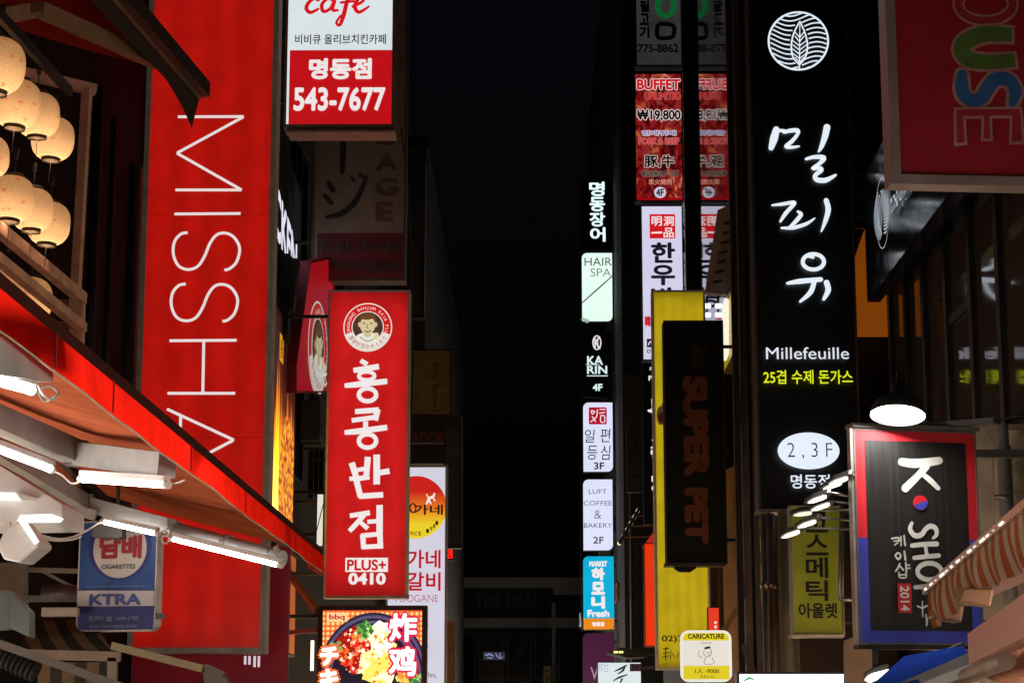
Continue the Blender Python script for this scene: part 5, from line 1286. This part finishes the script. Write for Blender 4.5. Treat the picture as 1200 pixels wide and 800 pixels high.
# dim stall clutter at the lower left
STR = fabric((.13, .085, .05), .05, stripe=((.035, .033, .03), 0, .34), name='striped_canvas')
r = thing('striped_stall', 'dim stall with grey and tan striped awning at the lower left', 'stall', W(85, 760, 11.8))
TL, TR, BR_, BL = W(22, 724, 13), W(113, 727, 13), W(133, 762, 11.8), W(27, 763, 11.8)
m = MB(); rows = []; uvs = {}; k = 0
for i in range(21):
    t = i / 20; row = []
    for j in range(5):
        v = j / 4; row.append(TL.lerp(TR, t).lerp(BL.lerp(BR_, t), v) + Vector((0, 0, -.02 * math.sin(math.pi * v)))); uvs[k] = (t * 1.15 - .12 * v, v); k += 1
    rows.append(row)
m.sheet(rows); m.build('awning', STR, r, uv=uvs)
m = MB(); rows = []; uvs = {}; k = 0
for i in range(21):
    t = i / 20; p = W(45, 776, 11.78).lerp(W(129, 775, 11.78), t); row = []
    for j in range(3): row.append(p + Vector((0, 0, -.16 * j))); uvs[k] = (t * 1.0, j); k += 1
    rows.append(row)
m.sheet(rows); m.build('valance', STR, r, uv=uvs)
TANW = mat((.16, .11, .075), .6, 0, .25, 6)
MB().bar(W(28, 766, 11.75), W(141, 769, 11.75), .05, .055).build('fascia', TANW, r); MB().bar(W(132, 770, 11.75), W(131, 830, 11.75), .05, .05).build('post', TANW, r)
for i, (a, b, wd, c, nm, lab) in enumerate(((W(-20, 747, 9), W(165, 812, 9), .035, mat((.07, .055, .045), .5, .2), 'pole', 'grey-brown pole slanting in front of the striped stall'), (W(131, 756, 11), W(238, 783, 11), .04, mat((.16, .12, .05), .5, .1), 'pole', 'yellowish pole reaching from the stall toward the tall red sign'),
        (W(30, 667, 13), W(92, 669, 13), .03, mat((.25, .22, .19), .5), 'rail', 'thin grey rail left of the cigarette sign'), (W(48, 668, 13.4), W(98, 694, 13.4), .02, mat((.20, .18, .16), .5), 'rail', 'thin slanted rail below the grey rail'),
        (W(30, 658, 12.8), W(30, 720, 12.8), .03, mat((.10, .085, .08), .5), 'rail', 'dark upright behind the white floodlight'))):
    m = MB(); m.bar(a, b, wd, wd); single(m.build(nm, c), lab, nm)
m = MB(); m.prism([W(237, 782, 11), W(262, 788, 11), W(268, 800, 11), W(240, 802, 11)], (0, .1, 0)); m.bar(W(240, 780, 10.98), W(262, 790, 10.98), .03, .03); single(m.build('clamp', mat((.08, .06, .045), .5, .3)), 'brown clamp at the end of the yellowish pole', 'clamp')
m = MB(); a, b = W(48, 722, 12.4), W(91, 711, 12.4); m.box(a.x, b.x, a.y, a.y + .06, a.z, b.z); o = m.build('junction_box', mat((.32, .27, .22), .5, 0, .25, 8), None, bevel=.006); single(o, 'long cream junction box left of the cigarette sign', 'box')
m = MB(); m.prism([W(-10, 690, 9.8), W(11, 692, 9.8), W(11, 736, 9.8), W(-10, 738, 9.8)], (.0, .10, 0)); m.prism([W(11.2, 694, 9.78), W(34, 716, 9.78), W(34, 746, 9.78), W(11.2, 735, 9.78)], (.0, .12, 0)); single(m.build('meter_box', mat((.06, .075, .07), .5, .2, .3, 6)), 'greenish grey metal box at the lower left edge', 'box')
m = MB(); m.box(W(-20, 690, 12.9).x, W(27, 690, 12.9).x, 12.9, 13, W(10, 702, 12.9).z, W(10, 659, 12.9).z); single(m.build('board', mat((.15, .11, .08), .6, 0, .3, 4)), 'tan board behind the greenish grey box', 'board')
m = MB(); m.tube([W(50, 694, 13.1), W(96, 695, 13.1)], .055, 14); single(m.build('duct', mat((.13, .12, .12), .4, .5, .3, 8)), 'grey round duct above the cream junction box', 'duct')
m = MB(); n = 9
for i in range(n):
    a = W(-6 + i * 5.6, 764 + i * 2.6, 9.6); b = W(-1 + i * 5.6, 766.5 + i * 2.6, 9.6); m.tube([a, a.lerp(b, .5), b], [.045, .056, .045], 12)
single(m.build('hose', mat((.012, .011, .011), .8, 0, .4, 14, spec=.1)), 'dark ribbed hose under the grey-brown pole', 'hose')
for i, (x, w_) in enumerate(((108, .05), (128, .03), (150, .12))):
    a = W(x, 300, 17.5 + i); m = MB(); m.tube([(a.x, a.y, 2.5), (a.x, a.y, 7.2 if i != 2 else 7.0)], w_, 12); single(m.build('downpipe', mat((.018, .016, .016), .5, .2)), ('black downpipe on the dark wall nearest the lantern frame', 'thin black downpipe on the dark wall', 'wide black duct beside the tall red lightbox')[i], 'pipe')

# ------------------------------------------------------------------ left: upper terrace with paper lanterns
r = thing('terrace_frame', 'salmon steel frame of the upper terrace holding the paper lanterns', 'frame', W(92, 400, 12.6))
def fb(a, b, wd=.06, ht=.06): MB().bar(a, b, wd, ht).build('beam', SALMON, r)
fb(W(-40, 70, 13.2), W(112, 106, 13.6), .07, .07); fb(W(102, 104, 13.55), W(88, 352, 13.5), .06, .05)
fb(W(-90, 195, 10.6), W(97, 350, 13.45), .06, .075); fb(W(-90, 232, 10.6), W(97, 384, 13.45), .06, .06)
fb(W(91, 346, 13.45), W(89, 440, 13.45), .09, .09); fb(W(60, 356, 14.2), W(86, 357, 13.5), .06, .065); fb(W(60, 380, 14.2), W(86, 380, 13.5), .05, .03)
m = MB(); m.bar(W(-90, -80, 9.2), W(82, 108, 12.6), .035, .06)
rail = m.build('rail', BLACK); single(rail, 'black rail sloping over the paper lanterns', 'rail')

def lantern_paper():
    m = bpy.data.materials.new('lantern_paper'); m.use_nodes = True
    n, l = m.node_tree.nodes, m.node_tree.links; out = n['Material Output']; n.remove(n['Principled BSDF'])
    def M2(op, a, b=0.0):
        q = n.new('ShaderNodeMath'); q.operation = op
        for k, v in enumerate((a, b)):
            if isinstance(v, (int, float)): q.inputs[k].default_value = v
            else: l.new(v, q.inputs[k])
        return q.outputs[0]
    uv = n.new('ShaderNodeTexCoord'); oi = n.new('ShaderNodeObjectInfo')
    mp = n.new('ShaderNodeMapping'); mp.inputs['Scale'].default_value = (13, 6.2, 1); l.new(uv.outputs['UV'], mp.inputs[0])
    ad = n.new('ShaderNodeVectorMath'); l.new(mp.outputs[0], ad.inputs[0]); cx = n.new('ShaderNodeCombineXYZ')
    l.new(M2('MULTIPLY', oi.outputs['Random'], 30.0), cx.inputs[0]); l.new(cx.outputs[0], ad.inputs[1])
    vo = n.new('ShaderNodeTexVoronoi'); vo.inputs['Scale'].default_value = 1; l.new(ad.outputs[0], vo.inputs[0])
    df = n.new('ShaderNodeVectorMath'); df.operation = 'SUBTRACT'; l.new(ad.outputs[0], df.inputs[0]); l.new(vo.outputs['Position'], df.inputs[1])
    sx = n.new('ShaderNodeSeparateXYZ'); l.new(df.outputs[0], sx.inputs[0])
    an = M2('ARCTAN2', sx.outputs[1], sx.outputs[0]); pet = M2('MULTIPLY_ADD', M2('COSINE', M2('MULTIPLY', an, 5.0)), .09); pet.node.inputs[2].default_value = .21
    sc = n.new('ShaderNodeSeparateColor'); l.new(vo.outputs['Color'], sc.inputs[0])
    big = M2('MULTIPLY', M2('LESS_THAN', vo.outputs['Distance'], pet), M2('GREATER_THAN', vo.outputs['Distance'], .06))
    # flowers grow in a band round one flank
    su = n.new('ShaderNodeSeparateXYZ'); l.new(uv.outputs['UV'], su.inputs[0])
    w_ = n.new('ShaderNodeTexNoise'); w_.inputs['Scale'].default_value = 2.3; l.new(ad.outputs[0], w_.inputs[0]); w_.inputs['Scale'].default_value = .35
    msk = M2('MULTIPLY', big, M2('GREATER_THAN', w_.outputs[0], .5))
    msk = M2('MULTIPLY', msk, M2('GREATER_THAN', sc.outputs[0], .25))
    ribs = M2('FRACT', M2('MULTIPLY', su.outputs[1], 24.0)); rl = M2('LESS_THAN', ribs, .14)
    no = n.new('ShaderNodeTexNoise'); no.inputs['Scale'].default_value = 40; no.inputs['Detail'].default_value = 4; l.new(uv.outputs['Object'], no.inputs[0])
    c0 = n.new('ShaderNodeMix'); c0.data_type = 'RGBA'; c0.inputs[6].default_value = (.60, .44, .31, 1); c0.inputs[7].default_value = (.74, .57, .42, 1); l.new(no.outputs[0], c0.inputs[0])
    c1 = n.new('ShaderNodeMix'); c1.data_type = 'RGBA'; l.new(M2('MULTIPLY', rl, .85), c1.inputs[0]); l.new(c0.outputs[2], c1.inputs[6]); c1.inputs[7].default_value = (.30, .20, .12, 1)
    c2 = n.new('ShaderNodeMix'); c2.data_type = 'RGBA'; l.new(M2('MULTIPLY', msk, .75), c2.inputs[0]); l.new(c1.outputs[2], c2.inputs[6]); c2.inputs[7].default_value = (.62, .12, .08, 1)
    t = n.new('ShaderNodeBsdfTranslucent'); d = n.new('ShaderNodeBsdfDiffuse'); mx = n.new('ShaderNodeMixShader'); mx.inputs[0].default_value = .3
    l.new(c2.outputs[2], t.inputs[0]); l.new(c2.outputs[2], d.inputs[0]); l.new(t.outputs[0], mx.inputs[1]); l.new(d.outputs[0], mx.inputs[2]); l.new(mx.outputs[0], out.inputs[0])
    return m


PAPER = lantern_paper()
BULB = glow((255, 214, 164), 44)
LG_ = 'paper lanterns hanging over the terrace'
r0 = thing('paper_lantern', 'x', 'lantern', (0, 0, 0), LG_)
m = MB(); prof = []; NR = 26
for i in range(NR * 2 + 1):
    t = i / (NR * 2); z = -.135 + .27 * t; a = abs(2 * t - 1); rad = .058 + .082 * (1 - a ** 2.6) ** .62
    prof.append((rad + (.0016 if i % 2 else 0), z))
m.lathe(prof, (0, 0, 0), 40)
uvs = {i: ((i % 40) / 40, (i // 40) / (NR * 2)) for i in range(len(m.v))}
m.build('paper_shade', PAPER, r0, True, uv=uvs)
CAP = mat((.05, .035, .025), .5, 0, .2, 9)
for z, nm in ((-.152, 'bottom_ring'), (.132, 'top_ring')):
    m = MB(); m.lathe([(.060, 0), (.063, 0), (.063, .022), (.056, .022), (.056, 0), (.060, 0)], (0, 0, z), 28); m.build(nm, CAP, r0, True)
m = MB(); m.lathe([(0, -.03), (.02, -.022), (.027, 0), (.02, .022), (.012, .04), (0, .045)], (0, 0, -.098), 16); m.build('bulb', BULB, r0, True)
m = MB(); m.tube([(0, 0, .15), (0, 0, .26)], .004, 6); m.tube([(0, 0, .26), (0, 0, .32)], .014, 8); m.build('cord', DCABLE, r0, True)
m = MB(); m.tube([(0, 0, -.152), (0, 0, -.29)], .0025, 6); m.build('pull_string', mat((.12, .09, .07), .6), r0, True)
kids = [o for o in bpy.data.objects if o.parent == r0]
spots = ((-3, 77, 11.2, 1.12, 'lantern cut by the left edge of the picture, top of the upper cluster'), (20, 122, 11.5, 1.0, 'large lantern in front of the upper cluster with red blossoms'), (44, 135, 12.0, .95, 'bright middle lantern of the upper cluster, half hidden'),
         (62, 163, 12.2, .93, 'lowest, rightmost lantern of the upper cluster, hanging free'), (-14, 184, 11.3, .85, 'lantern barely showing at the left edge between the clusters'), (14, 233, 11.8, .95, 'foremost lantern of the lower cluster with faded blossoms'),
         (38, 246, 12.2, .92, 'bright middle lantern of the lower cluster'), (57, 262, 12.5, .95, 'rightmost lantern of the lower cluster with a brown bottom ring'), (34, 352, 14.1, 1.15, 'lantern crossed by the sloping beams just above the red awning'), (8, 338, 14.3, 1.0, 'lantern behind the sloping beams nearest the left edge'))
for i, (x, y, D, sc, lab) in enumerate(spots):
    if i == 0: q = r0; ks = kids
    else:
        q = r0.copy(); COL.objects.link(q)
        for k in kids: c = k.copy(); COL.objects.link(c); c.parent = q
    q.location = W(x, y, D); q.scale = (sc, sc, sc * 1.02); q.rotation_euler = (.05 * math.sin(i * 2.1), .06 * math.sin(i * 1.3 + 1), 1.3 * i); q['label'] = 'cream paper ' + lab if len(lab.split()) < 13 else lab

# upper red canopy with dark beam and tan arm
r = thing('upper_awning', 'upper dim red awning with a dark front beam and tan folding arm', 'awning', (-2.4, 12, 6.0))
P0 = W(238, 103, 14); Z = P0.z
def EXY(y): return P0.x - (14 - y) * .105
rows = []
for i in range(13):
    y = 8.5 + 5.5 * i / 12; row = []
    for v in range(7):
        t = v / 6; row.append(Vector((EXY(y) - .02 - 1.62 * t, y, Z + .08 + .46 * t - .03 * math.sin(math.pi * t))))
    rows.append(row)
m = MB(); m.sheet(rows); m.build('canopy', fabric((.62, .05, .03), .15, name='dark_red_cloth'), r)
MB().bar((EXY(8.5), 8.5, Z), (EXY(14.05), 14.05, Z), .075, .11).build('front_beam', mat((.045, .03, .024), .4, .2, .2, 5), r)
m = MB(); m.bar((EXY(8.5) - .03, 8.5, Z - .062), (EXY(14.05) - .03, 14.05, Z - .062), .02, .015); m.build('beam_edge', mat((.28, .20, .13), .35, .4), r)
rows = []
for i in range(25):
    y = 8.5 + 5.6 * i / 24; dr = .095 + .012 * math.sin(y * 2.2) + (.03 if i == 22 else .07 if i == 23 else .14 if i == 24 else 0)
    rows.append([Vector((EXY(y) - .05 - .05 * v, y, Z - .04 - dr * v)) for v in (0, .5, 1)])
m = MB(); m.sheet(rows); m.build('valance', mat((.03, .015, .012), .9, 0, .2, 6), r)
TANA = mat((.40, .26, .15), .4, .2, .2, 6)
MB().bar(W(-40, 28, 11.5), W(38, 12, 12.2), .08, .10).build('folding_arm', TANA, r); MB().bar(W(46, 11, 12.2), W(184, 73, 13.4), .075, .09).build('folding_arm', TANA, r)
MB().bar(W(34, 13, 12.15), W(50, 11, 12.15), .10, .07).build('elbow', mat((.22, .15, .10), .4, .4), r)

# ------------------------------------------------------------------ small facade clutter
def aircon(x, y, D, wall, label):
    c = W(x, y, D); sd = 1 if wall < 0 else -1
    t = thing('air_conditioner', label, 'air conditioner', (wall, c.y, c.z), 'air conditioners on the facades')
    a, b = sorted((wall + .06 * sd, wall + .36 * sd)); m = MB(); m.box(a, b, c.y - .4, c.y + .4, c.z, c.z + .58); m.build('housing', mat((.10, .10, .095), .6, 0, .35, 6), t, bevel=.01)
    for k in range(7):
        z = c.z + .08 + k * .07; f = wall + .365 * sd
        MB().bar((f, c.y - .3, z), (f, c.y + .3, z), .012, .03).build('grille_bar', mat((.05, .05, .05), .5), t)
    for dy in (-.3, .3): MB().bar((wall, c.y + dy, c.z - .03), (wall + .36 * sd, c.y + dy, c.z - .03), .03, .03).build('bracket', STEEL, t)


aircon(352, 520, 29.5, -3.35, 'dim air conditioner left of the red brush-letter sign')
aircon(716, 655, 58, 2.35, 'dim air conditioner in the distance under the coffee leaf sign')
for i, (pts, rad, lab) in enumerate((([W(868, -20, 20.6), W(866, 200, 20.6), W(869, 420, 20.6), W(866, 560, 20.6), W(872, 700, 20.6)], .010, 'black cable hanging along the mauve uprights'),
                                ([W(736, -20, 49), W(733, 150, 49), W(737, 330, 49), W(734, 520, 49), W(738, 700, 49)], .018, 'dim cable running down beside the dim grey sign'),
                                ([W(470, 150, 26.5), W(480, 250, 28), W(484, 400, 29), W(480, 545, 29)], .012, 'black cable sagging behind the tan massage sign'),
                                ([W(1003, 470, 20.4), W(1001, 540, 20.4), W(1004, 640, 20.4)], .012, 'black cable beside the lower half of the tall black sign'),
                                ([W(682, 740, 54.6), W(680, 640, 54.6), W(681, 480, 54.6), W(680, 300, 54.6), W(683, 205, 54.6)], .014, 'thin cable linking the leaf-shaped signs on their left edges'))):
    m = MB(); m.tube([p for p, _ in smooth_path([(p, 0) for p in pts])], rad, 6); single(m.build('cable', DCABLE), lab, 'cable')
